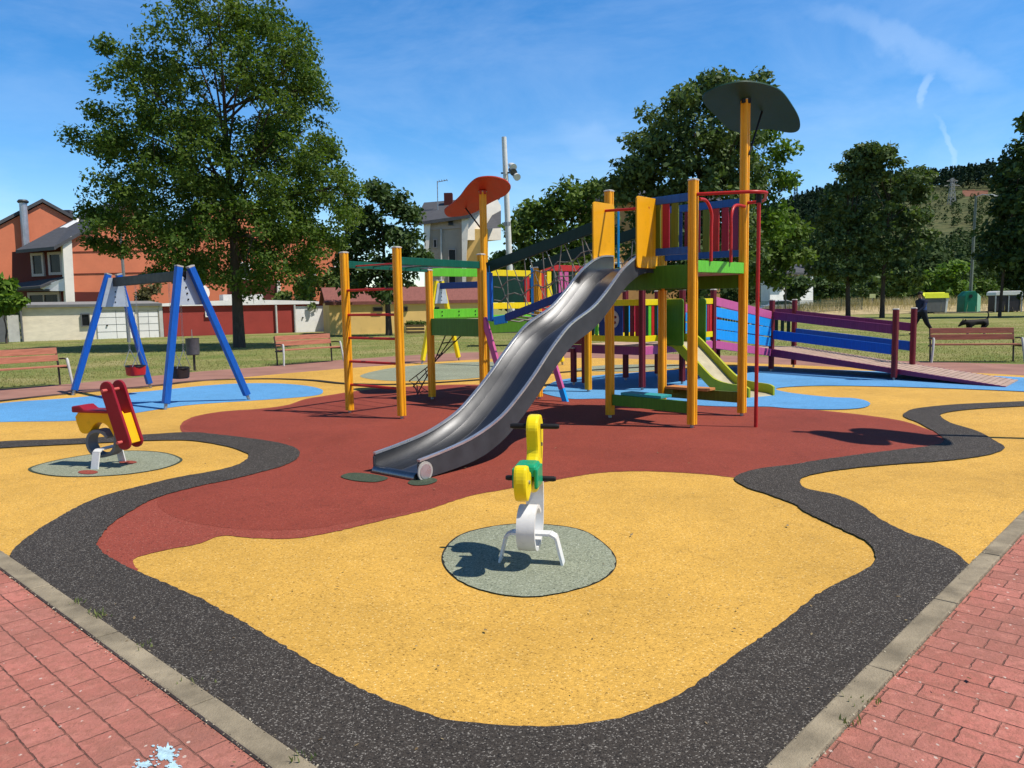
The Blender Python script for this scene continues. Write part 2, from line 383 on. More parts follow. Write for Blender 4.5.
# red field
red = [(180, 426.5), (186, 420), (200, 415), (226, 411), (256, 409), (287, 405), (305, 399), (330, 395), (352, 391.5), (378, 388.5), (410, 386.5), (456, 384.5), (500, 385.5), (535, 391), (560, 397), (605, 398), (650, 401), (700, 404.5), (735, 406.3), (775, 407), (818, 410), (868, 415.5), (903, 421), (930, 430), (951, 437), (949, 443.5), (930, 448), (893, 452.5), (820, 465), (770, 473), (750, 477), (734, 477.3), (710, 474.5), (672, 472), (635, 471), (597, 473), (560, 479), (518, 487), (471, 495.5), (429, 509), (387, 519), (337, 531), (295, 538), (254, 538), (222, 535.5), (197, 544), (167, 549.5), (139, 556.5), (133, 562), (138, 572), (128, 575), (112, 566), (85, 548), (90, 530), (120, 508), (150, 493), (200, 478.5), (258, 465), (284, 453), (252, 445), (215, 439), (186, 434)]
sheet('red_rubber', px(red), .014, m_redl, jit=.0035)
redd = [(183, 426), (200, 416), (226, 412), (256, 410), (287, 406), (305, 400), (330, 396), (352, 392.5), (378, 389.5), (410, 387.5), (456, 385.5), (500, 386.5), (535, 392), (560, 397.5), (605, 398.5), (650, 401.5), (700, 405), (735, 407), (775, 408), (818, 411), (868, 416.5), (903, 422), (930, 431), (944, 437), (930, 443), (893, 450.5), (820, 464), (770, 471), (740, 475.5), (710, 473.5), (672, 471), (635, 470), (597, 472), (560, 478), (518, 486), (471, 494.5), (429, 507.5), (395, 514), (352, 521.5), (312, 528.5), (268, 530), (225, 527.5), (190, 521.5), (168, 514), (158, 505), (163, 496.5), (205, 484), (256, 471), (286, 454), (256, 444), (220, 437), (190, 431)]
sheet('dark_red_rubber', px(redd), .0152, m_red)
# black path
pA = [(-160, 457), (-60, 447), (0, 441.2), (50, 439.5), (92, 437.5), (150, 434), (190, 432), (220, 434.5), (256, 438.8), (278, 442.5), (294, 447), (300, 452.5), (295, 460), (280, 466.5), (262, 471.5), (232, 479), (200, 485.5), (157, 497), (132, 510), (110, 525), (98, 541), (98, 546), (110, 557), (133.6, 569), (180, 589), (214, 605.5), (267, 635.6), (307, 659), (337, 675.5), (385, 699), (435.5, 716), (475.6, 723), (529, 726), (576, 724), (629, 714.5), (662, 702.5), (684, 691), (735, 654.5), (782, 622), (822, 591), (858, 573), (872, 564), (875, 555), (868, 542), (842, 529), (806, 512), (795, 504), (768, 494), (748, 487.5), (736, 481), (736, 476), (748, 471), (768, 467), (793, 464.3), (818, 460), (853, 455), (893, 450), (928, 446), (943, 442), (940, 435), (918, 422.5), (905, 417), (905, 412.5), (918, 408), (958, 404), (1024, 401), (1100, 397)]
pB = [(1100, 402), (1024, 406), (985, 408), (958, 410.5), (944, 413), (941, 416), (950.5, 422.5), (978, 431), (996, 441), (1004, 446), (1000, 451), (980, 456), (943, 460.5), (893, 464), (843, 469), (811, 474.5), (800, 480), (806, 488), (838, 495), (863, 506), (878, 517.5), (908, 532.5), (938, 543), (958, 554)]
ke = [P(*EN(-1.105, n), 0) for n in (5.0, 3.2, 2.4, 1.75, 1.405)]; ke2 = [P(*EN(e, 1.405), 0) for e in (-1.105, -1.6, -2.3, -3.4, -4.8, -5.75)]
K = [P(*EN(-1.092, 5.16), 0)]*2+[P(*EN(-1.092, n_), 0) for n_ in (4.4, 3.4, 2.7, 2.1, 1.7)]+[P(*EN(-1.092, 1.392), 0)]*2+[P(*EN(e_, 1.392), 0) for e_ in (-1.5, -2.1, -2.8, -3.6, -4.6)]+[P(*EN(-5.79, 1.392), 0)]*2
pC = [(13, 550), (22, 541), (42, 527), (75, 507.5), (105, 495), (140, 486), (175, 477.5), (212, 471), (237, 464.5), (249, 455), (232, 447.5), (208, 442.5), (185, 440), (145, 440.5), (92.5, 443), (0, 447.8), (-60, 453.5), (-160, 463)]
sheet('black_path', px(pA+pB+K+pC, 5), .022, m_blk, jit=.0035)
# blue areas
sheet('blue_rubber', px([(-130, 418), (0, 403.2), (62, 398.5), (150, 391), (200, 386), (238, 383.5), (275, 383.3), (302, 385.2), (318, 388), (323, 391), (316, 395.3), (275, 399), (200, 404), (160, 409), (125, 414.5), (75, 420.5), (0, 422), (-130, 427)]), .014, m_blu)
sheet('blue_rubber', px([(543, 393), (545, 388), (556, 381), (585, 376.5), (640, 372), (735, 366.3), (775, 366.4), (793, 367.8), (870, 371), (980, 375.2), (1024, 377.4), (1130, 383), (1130, 397), (1024, 391.3), (943, 388), (868, 386), (818, 385.6), (785, 387), (776, 389.3), (793, 393), (830, 397), (853, 398), (866, 400.6), (870, 404.3), (860, 408), (830, 409.3), (790, 408.3), (768, 406.5), (735, 406.5), (700, 405.3), (650, 401.5), (605, 398.6), (570, 398.6)]), .022, m_blu)
# green pads
padp = [(443, 559), (452, 541), (475.6, 530), (522, 523.7), (576, 528.7), (602.5, 543), (615, 559), (609, 574), (582.5, 587), (532, 596.3), (485.6, 590.5), (455.5, 577)]
padl = [(31, 469), (50, 462), (87.5, 455), (125, 451), (160, 452.5), (177.5, 457.5), (178, 462), (160, 468.5), (125, 474), (82.5, 476.3), (50, 474.8)]
def grow(pts, k):
    cx = sum(p[0] for p in pts)/len(pts); cy = sum(p[1] for p in pts)/len(pts)
    return [(cx+(p[0]-cx)*k, cy+(p[1]-cy)*k) for p in pts]
sheet('rubber_joint', px(grow(padp, 1.016)), .015, m_joint); sheet('green_pad', px(padp), .019, m_grn, jit=.003)
sheet('rubber_joint', px(grow(padl, 1.04)), .015, m_grd); sheet('green_pad', px(padl), .019, m_grn)
sheet('green_pad', px([(360, 376), (385, 369), (420, 365), (455, 362.6), (500, 361.8), (530, 364), (515, 371), (480, 377.5), (430, 380.5), (385, 380.5)]), .014, m_grn)
sheet('green_pad', px([(575, 370), (600, 365.5), (650, 364.3), (690, 365), (672, 368.5), (630, 371.5)]), .014, m_grn)
for q in ([(341, 476.5), (350, 472.8), (368, 473.5), (388, 477.5), (376, 481.7), (355, 480.5)], [(408, 482), (420, 477), (434, 478), (437, 481), (427, 484.5), (414, 485)]):
    sheet('rubber_patch', px(q), .022, m_grd)
for q in ((88, 472, 10, 2.0), (128, 462, 9, 1.5)):
    sheet('rubber_patch', px([(q[0]+q[2]*math.cos(a), q[1]+q[3]*math.sin(a)) for a in [i*.7854 for i in range(8)]]), .0235, m_redl)
# dark seam along the back of the surface
def ribbon(name, pts, wd, z, mat):
    wl = [Vector(G(*p)) for p in catmull(pts, 5, False)]; L, R = [], []
    for i, p in enumerate(wl):
        d = (wl[min(i+1, len(wl)-1)]-wl[max(0, i-1)]).normalized(); nn = Vector((-d.y, d.x))*wd/2
        L.append(p+nn); R.append(p-nn)
    m = MB(); n = len(L)
    m.add([(p.x, p.y, z) for p in L+R], [(n+i, n+i+1, i+1, i) for i in range(n-1)])
    return tag(m.build(name, mat), kind='structure')
ribbon('seam', [(-150, 419), (0, 402), (64, 395), (150, 387), (200, 381.5), (262, 379.6), (310, 381), (347, 384.6), (400, 385.2), (480, 380.6), (560, 373.2), (640, 368), (705, 364.8)], .16, .0265, m_joint)
# faded blue paint splash on the bricks
m_splash = M('pale blue paint', (.40, .58, .66), .85, .35, 40, (1, 1, 1), .4, 80, 0, .1, .3)
random.seed(3)
SPL = MB()
def splash(cx, cy, rx, ry, z, nf):
    def blob(x, y, a_, b_, n, sp):
        rot = random.uniform(0, 3.14); pts = []
        for i in range(n):
            a = i/n*6.283; k = random.uniform(.6, 1.0)+(random.uniform(.15, .5) if random.random() < sp else 0)
            u, v = a_*k*math.cos(a), b_*k*math.sin(a); pts.append((x+u, y+v))
        q = [Vector((*G(*p), z+len(SPL.v)*1e-7)) for p in pts]; SPL.add(q, [tuple(t_) if (q[t_[1]]-q[t_[0]]).cross(q[t_[2]]-q[t_[0]]).z > 0 else tuple(t_)[::-1] for t_ in tessellate_polygon([q])])
    blob(cx, cy, rx*.72, ry*.72, 40, .2)
    for _ in range(nf):
        a = random.uniform(0, 6.283); d = random.uniform(.62, 1.15); blob(cx+rx*d*math.cos(a), cy+ry*d*math.sin(a), random.uniform(.5, 2.4), random.uniform(.4, 1.5), 9, .2)
splash(166, 757, 14, 12, .0135, 26); splash(145, 768, 12, 5, .0135, 14); splash(174, 770, 9, 6, .0135, 10)
tag(SPL.build('paint_splash', m_splash), kind='structure')
# ------------------------------------------------------------------ paints for the play equipment
gr = dict(scale=6, stretch=(6, 6, .5), bump=.2, bscale=30, dirt=.2)
m_or = M('orange yellow stained wood', (.82, .36, .012), .42, .2, **gr)
m_cap = M('pale grey plastic cap', (.40, .37, .33), .6, .1, 9)
m_foot = M('galvanised steel foot', (.35, .35, .35), .45, .2, 9, metal=.7)
m_lime = M('lime green paint', (.12, .50, .035), .4, .15, **gr)
m_dgr = M('dark green paint', (.065, .19, .012), .45, .2, **gr)
m_oliv = M('olive green paint', (.12, .15, .012), .45, .2, **gr)
m_fgr = M('forest green paint', (.004, .028, .018), .45, .2, **gr)
m_teal = M('teal green paint', (.008, .10, .065), .4, .2, **gr)
m_turq = M('turquoise paint', (.03, .30, .30), .45, .15, **gr)
m_sun = M('sun yellow panel', (.78, .37, .008), .38, .08, 3, bump=.03)
m_brt = M('bright yellow paint', (.78, .60, .01), .4, .1, **gr)
m_red = M('red paint', (.45, .022, .02), .35, .15, 8)
m_crim = M('crimson paint', (.32, .015, .035), .42, .2, **gr)
m_mar = M('maroon stained wood', (.17, .018, .028), .45, .2, **gr)
m_pur = M('purple paint', (.20, .03, .095), .45, .2, **gr)
m_pnk = M('pink violet paint', (.52, .10, .26), .42, .12, **gr)
m_blue = M('blue paint', (.008, .09, .42), .4, .15, **gr)
m_railb = M('shaded blue paint', (.02, .095, .30), .45, .2, **gr)  # duller blue for the rails, with their shade put into the colour
m_navy = M('dark blue paint', (.012, .04, .19), .4, .15, **gr)
m_sky = M('sky blue paint', (.012, .30, .75), .4, .12, **gr)
m_tan = M('orange plank', (.55, .22, .06), .5, .2, **gr)
m_leafr = M('red plastic canopy', (.42, .036, .014), .45, .12, 3)
m_leafg = M('dark green plastic canopy', (.016, .055, .034), .45, .12, 3)
m_rope = M('worn rope', (.22, .21, .18), .9, .3, 20)
m_roped = M('dark rope', (.05, .035, .03), .9, .3, 20)
m_blackp = M('black rubber grip', (.012, .012, .013), .5, .2, 9)
m_deckw = M('weathered deck boards', (.42, .30, .235), .8, .25, 5, (1, 1, 1), .3, 40)
m_sand = M('sandy slide bed', (.42, .37, .25), .6, .2, 5)
# brushed steel
t = NT('brushed stainless steel')
rt = t.mapv((1, 1, 1), (0, 0, -math.atan2(-.758, -.652))); m2 = t.n('ShaderNodeMapping'); m2.inputs['Scale'].default_value = (1.2, 70, 1.2); t.l(rt, m2.inputs['Vector']); vec = m2.outputs[0]
f = t.noise(1.6, 5, .65, vec); f2 = t.noise(3, 4, .6)
t.l(t.ramp(f, [(.3, (.16, .163, .17)), (.7, (.25, .253, .26))]), t.b.inputs['Base Color'])
mr = t.n('ShaderNodeMapRange'); t.l(f, mr.inputs[0]); mr.inputs[3].default_value = .29; mr.inputs[4].default_value = .38
t.l(mr.outputs[0], t.b.inputs['Roughness']); t.set(None, 1.0); m_steel = t.m
m_steeld = M('dark steel', (.09, .095, .10), .55, .2, 4, metal=.75, bump=.05)
m_rim = M('bright steel edge', (.62, .63, .65), .3, .1, 6, metal=.8)

def post(root, xy, z1, mat=None, s=.105, rot=math.pi/4, cap=None, z0=.085, name='post', foot=True):
    """square post with a groove down each face, a cap and a steel foot"""
    h = s/2; g = .012; gd = .008; c = .014
    side = [(-h+c, -h), (-g, -h), (-g*.6, -h+gd), (g*.6, -h+gd), (g, -h), (h-c, -h), (h, -h+c)]
    prof = []
    for k in range(4):
        a = k*math.pi/2
        for x, y in side: prof.append((x*math.cos(a)-y*math.sin(a), x*math.sin(a)+y*math.cos(a)))
    R = [Vector((x*math.cos(rot)-y*math.sin(rot)+xy[0], x*math.sin(rot)+y*math.cos(rot)+xy[1], z0)) for x, y in prof]
    p = MB().prism(R, (0, 0, z1-z0)).build(name, mat or m_or, root)
    ctr = Vector((xy[0], xy[1], z1))
    ca = Vector((math.cos(rot), math.sin(rot), 0)); cb = Vector((-ca.y, ca.x, 0)); q = h+.001
    cm = MB(); lo = [ctr+ca*i*q+cb*j*q for i, j in ((-1, -1), (1, -1), (1, 1), (-1, 1))]
    hi = [ctr+ca*i*q*.6+cb*j*q*.7+Z_*.012 for i, j in ((-1, -1), (1, -1), (1, 1), (-1, 1))]
    cm.add([v-Z_*.012 for v in lo]+lo+hi, [(3, 2, 1, 0), (8, 9, 10, 11)]+[(a, (a+1) % 4, 4+(a+1) % 4, 4+a) for a in range(4)]+[(4+a, 4+(a+1) % 4, 8+(a+1) % 4, 8+a) for a in range(4)])
    cm.build('cap', cap or m_cap, p)
    if foot: MB().tube([(xy[0], xy[1], -.02), (xy[0], xy[1], z0+.02)], .024, 10).build('foot', m_foot, p)
    return p
def board(name, root, p, q, w, h, mat, bev=.006): return MB().beam(p, q, w, h).build(name, mat, root, bevel=bev)
def slats(root, a, b, z0, z1, cols, wd=.09, th=.022, frac=(0, 1), za=0, zb=0, name='slat'):
    a, b = v3(a), v3(b); n = len(cols)
    for i, m in enumerate(cols):
        t = frac[0]+(frac[1]-frac[0])*(i+.5)/n
        if m is None: continue
        c = a.lerp(b, t); dz = za+(zb-za)*t; d = (b-a).normalized(); s = Vector((d.y, -d.x, 0))
        MB().obox(c+Z_*((z0+z1)/2+dz), d*wd/2, s*th/2, Z_*(z1-z0)/2).build(name, m, root, bevel=.006)
def bolts(par, pts, axis, r=.016):
    m = MB()
    for p in pts:
        p = Vector(p); m.tube([p, p+axis*.012], r, 8)
    return m.build('bolt', m_foot, par)

A, B, C, D = Vector((2.285, 9.90, 0)), Vector((3.20, 10.86, 0)), Vector((1.366, 10.9, 0)), Vector((2.26, 11.75, 0))
Lp, Mp, Np, Op = Vector((-1.38, 13.45, 0)), Vector((-.45, 12.4, 0)), Vector((.455, 13.2, 0)), Vector((-.46, 14.2, 0))
N2, O2 = Vector((1.38, 14.12, 0)), Vector((.46, 15.1, 0))
Fp, Gp = Vector((-1.587, 11.16, 0)), Vector((-2.48, 11.88, 0))
fr = thing('climbing_frame', (.8, 12, 0), 'large multicoloured wooden climbing frame with a wavy steel slide, two leaf roofs and overhead ladder', 'climbing frame')
zt = 2.05
pA_ = post(fr, A, 3.10); pB_ = post(fr, B, 4.27, foot=True); post(fr, C, 3.12); post(fr, D, 3.10)
for p, h in ((Lp, 2.22), (Mp, 2.40), (Np, 2.22), (Op, 3.60), (N2, 2.3), (O2, 2.3), (Fp, 2.44), (Gp, 2.43)): post(fr, p, h)
# main tower platform
def quad_in(ps, k):
    c = sum(ps, Vector((0, 0, 0)))/len(ps); return [c+(p-c)*k for p in ps]
sq = [A, B, D, C]
MB().prism([p+Z_*(zt-.03) for p in quad_in(sq, .97)], (0, 0, -.05)).build('platform', m_deckw, fr)
def side(a, b, z, h, mat, off=.0, w=.045, tr=.055, name='side_board'):
    d = (b-a).normalized(); nrm = Vector((d.y, -d.x, 0))
    return board(name, fr, a+d*tr+nrm*off+Z_*z, b-d*tr+nrm*off+Z_*z, w, h, mat)
side(C, A, 1.935, .29, m_dgr); side(B, D, 1.92, .26, m_dgr); side(D, C, 1.92, .26, m_dgr);
lb = side(A, B, 2.055, .145, m_lime, .012, .05)
# balustrade C-A beside the slide
d = (A-C).normalized(); pa = C+d*.98*.70; 
for z, h in ((2.90, .10), (2.255, .09)): board('rail', fr, C+d*.72+Z_*z, A-d*.055+Z_*z, .04, h, m_railb)
slats(fr, C+d*.74, A-d*.06, 2.30, 2.85, [m_oliv, m_crim, m_oliv, None], .105)
# balustrade B-D
d = (D-B).normalized()
for z, h in ((2.94, .10), (2.26, .09)): board('rail', fr, B+d*.055+Z_*z, D-d*.055+Z_*z, .04, h, m_railb)
slats(fr, B+d*.06, D-d*.06, 2.30, 2.89, [m_pur, m_crim, m_red, m_oliv, m_crim, m_mar, m_navy, m_oliv], .105)
# slide guards
So = Vector((-.652, -.758, 0)).normalized()
def guard(p, mat, name='slide_guard', L=.5, z0=2.05, z1=2.93):
    pts = []; r = .05
    for cx, cz, a0 in ((L-r, z0+r, -90), (L-r, z1-r, 0), (r, z1-r, 90), (r, z0+r, 180)):
        for k in range(5):
            a = math.radians(a0+k*22.5); pts.append(p+So*(cx+r*math.cos(a))+Z_*(cz+r*math.sin(a)))
    sd = So.cross(Z_)
    return MB().prism(pts, sd*.022).build(name, mat, fr, bevel=.004)
g1 = Vector((1.43, 10.83, 0)); g2 = Vector((1.91, 10.35, 0))
guard(g1, m_sun); g2 = g2+Vector((.014, -.014, 0)); q = guard(g2, m_sun)
MB().tube([g2+So*.08+Z_*2.8+So.cross(Z_)*.021, g2+So*.08+Z_*2.8+So.cross(Z_)*.03], .022, 10).build('bolt', m_blackp, q)
board('slide_gate_post', fr, g1-So*.05+Z_*2.1+d*0-V_*-.03, g1-So*.05+Z_*2.86+V_*.03, .03, .05, m_sky)
MB().tube([g1+So*.22+Z_*2.83, g2+So*.22+Z_*2.80], .018, 10).build('grab_bar', m_red, fr)
# fire pole and tubular hand rails on the open side A-B
pole = Vector((3.08, 9.84, 0))
def arc(pts, n=8):
    return [Vector(p) for p in catmull3(pts, n)]
def catmull3(pts, n=8):
    pts = [Vector(p) for p in pts]; out = []
    for i in range(len(pts)-1):
        p0, p1, p2, p3 = pts[max(0, i-1)], pts[i], pts[i+1], pts[min(len(pts)-1, i+2)]
        for k in range(n):
            t = k/n; out.append(.5*(2*p1+(p2-p0)*t+(2*p0-5*p1+4*p2-p3)*t*t+(3*p1-p0-3*p2+p3)*t**3))
    out.append(pts[-1]); return out
fp = MB().tube([pole+Z_*0, pole+Z_*2.93], .024, 12).build('fire_pole', m_red, fr, smooth=True)
MB().tube([pole+Z_*2.80, pole+Z_*2.95], .034, 12).build('clamp', m_blackp, fp)
zt2 = 2.92
MB().tube(catmull3([A+V_*.05+Z_*zt2, A+V_*.35+U*.18+Z_*zt2, pole-U*.16+Z_*zt2, pole+V_*.07+U*.02+Z_*zt2, pole+U*.18+Z_*zt2, B+V_*.3-U*.05+Z_*zt2, B+V_*.05+Z_*zt2], 8), .021, 10).build('top_rail', m_red, fr, smooth=True)
ab = (B-A)
for t0, e in ((.27, A+ab*.06), (.66, B-ab*.05)):
    bpt = A+ab*t0+V_*.05
    hr = MB().tube(catmull3([bpt+Z_*2.12, bpt+Z_*2.5, bpt+Z_*2.72, bpt.lerp(e, .35)+Z_*2.86, e+V_*.04+Z_*2.87], 8), .021, 10).build('hand_rail', m_red, fr, smooth=True)
# steps under the tower
for a, b, mt, mp_, nm in ((C, A, m_dgr, m_turq, 'step'), (D, B, m_oliv, m_tan, 'step')):
    dd = (b-a).normalized(); o = board(nm+'_beam', fr, a+dd*.055+Z_*.295, b-dd*.055+Z_*.295, .045, .15, mt)
    nrm = Vector((-dd.y, dd.x, 0)) if a is C else Vector((dd.y, -dd.x, 0))
    MB().beam(a+dd*.20+nrm*.11+Z_*.39, a+dd*.88+nrm*.11+Z_*.39, .24, .036).build('seat_plank', mp_, o, bevel=.006)
    board(nm+'_brace', o, a+dd*.3+nrm*.05+Z_*.33, a+dd*.3+nrm*.22+Z_*.33, .04, .06, mt)
# ------------------------------------------------------------------ steel slide
prof = [(.012, 2.25), (.05, 2.25), (.09, 2.225), (.13, 2.165), (.19, 2.03), (.27, 1.775), (.34, 1.585), (.44, 1.41), (.50, 1.24), (.55, 1.07), (.60, .885), (.66, .69), (.73, .50), (.82, .36), (.91, .285), (1.0, .235)]
s0 = Vector((1.67, 10.59, 0)); s1 = Vector((-1.115, 7.335, 0)); sdir = (s1-s0); sd_ = sdir.normalized(); sw = sd_.cross(Z_)*-1
if sw.x < 0: sw = -sw
pr = catmull([(a, b) for a, b in prof], 4, False)
hw = .328
def sect(prs, fn):
    m = MB(); n = None
    for i, (s, z) in enumerate(prs):
        b = prs[min(i+1, len(prs)-1)]; a = prs[max(0, i-1)]
        tx, tz = (b[0]-a[0])*sdir.length, b[1]-a[1]; L = math.hypot(tx, tz); nx, nz = -tz/L, tx/L
        if nz < 0: nx, nz = -nx, -nz
        nx *= .55
        row = [s0+sdir*s+sd_*(nx*dz)+sw*w_+Z_*(z+nz*dz) for w_, dz in fn(s)]
        n = len(row); m.v += row
    for i in range(len(prs)-1):
        for k_ in range(n):
            m.f.append((i*n+k_, i*n+(k_+1) % n, (i+1)*n+(k_+1) % n, (i+1)*n+k_)); m.mi.append(0)
    m.f.append(tuple(range(n))); m.f.append(tuple((len(prs)-1)*n+k_ for k_ in range(n))); m.mi += [0, 0]
    return m
bed = .175
chute = sect(pr, lambda s: [(-hw+.03, -.03), (-hw+.03, -bed), (-.085, -bed-.012), (-.075, -bed-.006), (-.065, -bed-.012), (hw-.03, -bed-.004), (hw-.03, -.03), (hw-.025, -.03), (hw-.025, -bed-.03), (-hw+.025, -bed-.03), (-hw+.025, -.03)]).build('slide', m_steel, fr, smooth=True)
for sg in (-1, 1):
    wl = sect(pr, lambda s: [(sg*(hw-.024), -.02), (sg*(hw-.024), -.255+.07*max(0, s-.8)*5), (sg*hw, -.255+.07*max(0, s-.8)*5), (sg*hw, -.02)]).build('side_wall', m_steeld, chute, smooth=True)  # same steel as the bed; its shade is put into the darker colour
    sect(pr, lambda s: [(sg*(hw-.032), -.02), (sg*(hw-.032), .0), (sg*(hw+.006), .0), (sg*(hw+.006), -.02)]).build('slide_edge', m_rim, chute, smooth=True)
ex = s1+Z_*.06
MB().tube([ex-sw*(hw-.03)+sd_*.0, ex+sw*(hw-.03)], .052, 16).build('exit_bar', m_steel, chute, smooth=True)
MB().tube([ex+sw*(hw+.002)+Z_*.06-sd_*.06, ex+sw*(hw+.016)+Z_*.06-sd_*.06], .092, 20).build('end_disc', m_cap, chute, smooth=True)
MB().tube([ex+sw*(hw+.016)+Z_*.06-sd_*.06, ex+sw*(hw+.020)+Z_*.06-sd_*.06], .07, 20).build('end_cap', m_rim, chute, smooth=True)
for sg in (-1, 1):
    MB().obox(s1-sd_*.02+sw*sg*(hw-.012)+Z_*.09, sd_*.03, sw*.014, Z_*.11).build('end_plate', m_steeld, chute, bevel=.01)
# ------------------------------------------------------------------ leaf canopies
def canopy(pole_top, outline, tilt, mat, pname, strut):
    n = Vector((0, -math.sin(tilt), -math.cos(tilt)))
    pts = [onplane(x, y, pole_top, n) for x, y in catmull(outline, 5)]
    c = sum(pts, Vector((0, 0, 0)))/len(pts)
    m = MB(); rings = 5; N = len(pts)
    axr = Vector((1, 0, 0))
    for side_ in (0, 1):
        o = len(m.v)
        for r in range(rings):
            k = (r+1)/rings
            for p in pts:
                q = c.lerp(p, k); bend = -.10*((q-c).x/.65)**2+.03*math.sin((q-c).x*5)
                m.v.append(q+n*(-bend*.6)-n*(.02*side_))
        m.v.append(c-n*(.02*side_)); ci = len(m.v)-1
        for r in range(rings-1):
            for i in range(N): j = (i+1) % N; m.f.append((o+r*N+i, o+r*N+j, o+(r+1)*N+j, o+(r+1)*N+i)); m.mi.append(0)
        for i in range(N): m.f.append((ci, o+i, o+(i+1) % N)); m.mi.append(0)
        if side_ == 0: o0 = o
        else:
            for i in range(N):
                j = (i+1) % N; m.f.append((o0+(rings-1)*N+i, o0+(rings-1)*N+j, o+(rings-1)*N+j, o+(rings-1)*N+i)); m.mi.append(0)
    cp = m.build(pname, mat, fr, smooth=True)
    a, b = strut
    MB().tube([a, b], .014, 8).build('strut', m_blackp, cp)
    MB().obox(pole_top-Z_*.02-n*0, Vector((.06, 0, 0)), Vector((0, .06, 0)), Z_*.035).build('bracket', m_blackp if mat is m_leafg else mat, cp, bevel=.008)
    return cp
gl = [(703, 91), (715, 84.5), (730, 81), (745, 80.3), (762, 84), (780, 91.5), (792, 104), (799, 115), (798, 124), (788, 128.5), (768, 129), (752, 131.5), (742, 133), (729, 128), (715, 113), (704, 100)]
top = B+Z_*4.27
canopy(top, gl, math.radians(19), m_leafg, 'leaf_roof', (B+V_*.06+Z_*3.55, onplane(762, 112, top, Vector((0, -math.sin(.33), -math.cos(.33))))))
rl = [(444.5, 207), (447, 213), (453, 214.2), (466, 213.5), (477, 211), (486, 205.5), (497.5, 199), (506, 193), (510.8, 185), (507.5, 180), (500, 177.6), (488, 177.2), (476, 179), (467, 186), (460, 194.5), (452.5, 201)]
top = Op+Z_*3.60
canopy(top, rl, math.radians(19), m_leafr, 'leaf_roof', (Op-V_*.05-Z_*-2.95, onplane(465, 207, top, Vector((0, -math.sin(.33), -math.cos(.33))))))
# ------------------------------------------------------------------ second tower with the overhead ladder
z2 = 1.41
for ps in ([Lp, Mp, Np, Op], [Op, Np, N2, O2]):
    MB().prism([p+Z_*(z2-.02) for p in quad_in(ps, .97)], (0, 0, -.05)).build('platform', m_deckw, fr)
s_ = side(Lp, Mp, 1.27, .28, m_dgr); l_ = side(Lp, Op, 1.487, .155, m_lime, .0, .04)
side(Lp, Op, 2.185, .14, m_lime, 0, .035, name='rail')
dl = (Op-Lp).normalized(); nl = Vector((dl.y, -dl.x, 0)); m = MB()
for t in (.2, .5, .8):
    for z in (1.455, 1.52):
        c = Lp.lerp(Op, t)+nl*.021+Z_*z; MB().tube([c, c+nl*.006], .013, 8).build('bolt', m_blackp, l_)
side(Op, O2, 1.36, .16, m_lime); side(Lp, Op, 1.3, .24, m_dgr); side(Mp, Np, 1.3, .24, m_dgr); side(Np, N2, 1.36, .16, m_lime); side(N2, O2, 1.36, .16, m_lime)
# back panel O - O2 with yellow rails
dd = (O2-Op).normalized()
for z in (2.19, 1.60): side(Op, O2, z, .11, m_brt, 0, .04, name='rail')
MB().beam(Op+dd*.08+Z_*1.9, Op+dd*.98+Z_*1.9, .025, .48).build('panel', m_fgr, fr, bevel=.006)
MB().beam(Op+dd*1.02+Z_*1.9, Op+dd*1.14+Z_*1.9, .03, .48).build('slat', m_red, fr, bevel=.006)
# red framed panel N - N2
dd = (N2-Np).normalized()
for z, h in ((2.22, .10), (1.53, .11)): side(Np, N2, z, h, m_red, 0, .04, name='rail')
slats(fr, Np+dd*.06, N2-dd*.06, 1.585, 2.165, [m_red, m_brt, m_fgr, m_pnk, m_pnk, m_fgr, m_brt, m_red], .105)
slats(fr, Np+dd*.06, N2-dd*.06, 1.30, 1.47, [m_pnk, m_mar, m_pnk, m_mar, m_pnk], .10)
# overhead ladder
for a, b in ((Fp, Mp), (Gp, Lp)):
    dd = (b-a).normalized(); board('ladder_rail', fr, a+dd*.05+Z_*2.255, b-dd*.05+Z_*2.235, .045, .105, m_teal)
for i in range(5):
    t = (i+.6)/5.2; a = Fp.lerp(Mp, t)+Z_*2.235; b = Gp.lerp(Lp, t)+Z_*2.235
    MB().tube([a, a.lerp(b, .25)-Z_*.012*(i%2), a.lerp(b, .75)+Z_*.012*(i%2), b], .011, 8).build('rung', m_red if i == 0 else (m_teal if i % 2 else m_foot), fr, smooth=True)
for z in (1.87, 1.51, 1.17, .82, .47): MB().tube([Fp+Z_*z, Gp+Z_*z], .019, 10).build('rung', m_red, fr, smooth=True)
# ------------------------------------------------------------------ net bridge between the towers
bf0, bf1 = Mp+Vector((.10, -.08, 0)), C-Vector((.05, -.04, 0)); bb0, bb1 = Np+Vector((-.06, .05, 0)), D-Vector((.07, -.05, 0))
for a, b, dz in ((bf0, bf1, 0), (bb0, bb1, .03)):
    board('bridge_rail', fr, a+Z_*(2.19+dz), b+Z_*(2.70+dz), .045, .155, m_fgr)
def ed(a, b, t, z0=1.40, z1=2.0): return a.lerp(b, t)+Z_*(z0+(z1-z0)*t-.10*math.sin(math.pi*t))
o = board('bridge_beam', fr, ed(bf0, bf1, .17, 1.38, 1.95)+Z_*.0, ed(bf0, bf1, .95, 1.38, 1.95), .05, .115, m_navy)
MB().beam(ed(bf0, bf1, .06, 1.36, 1.95), ed(bf0, bf1, .165, 1.36, 1.95), .056, .125).build('beam_end', m_sky, o, bevel=.008)
board('bridge_beam', fr, ed(bb0, bb1, .03), ed(bb0, bb1, .97), .05, .11, m_navy)
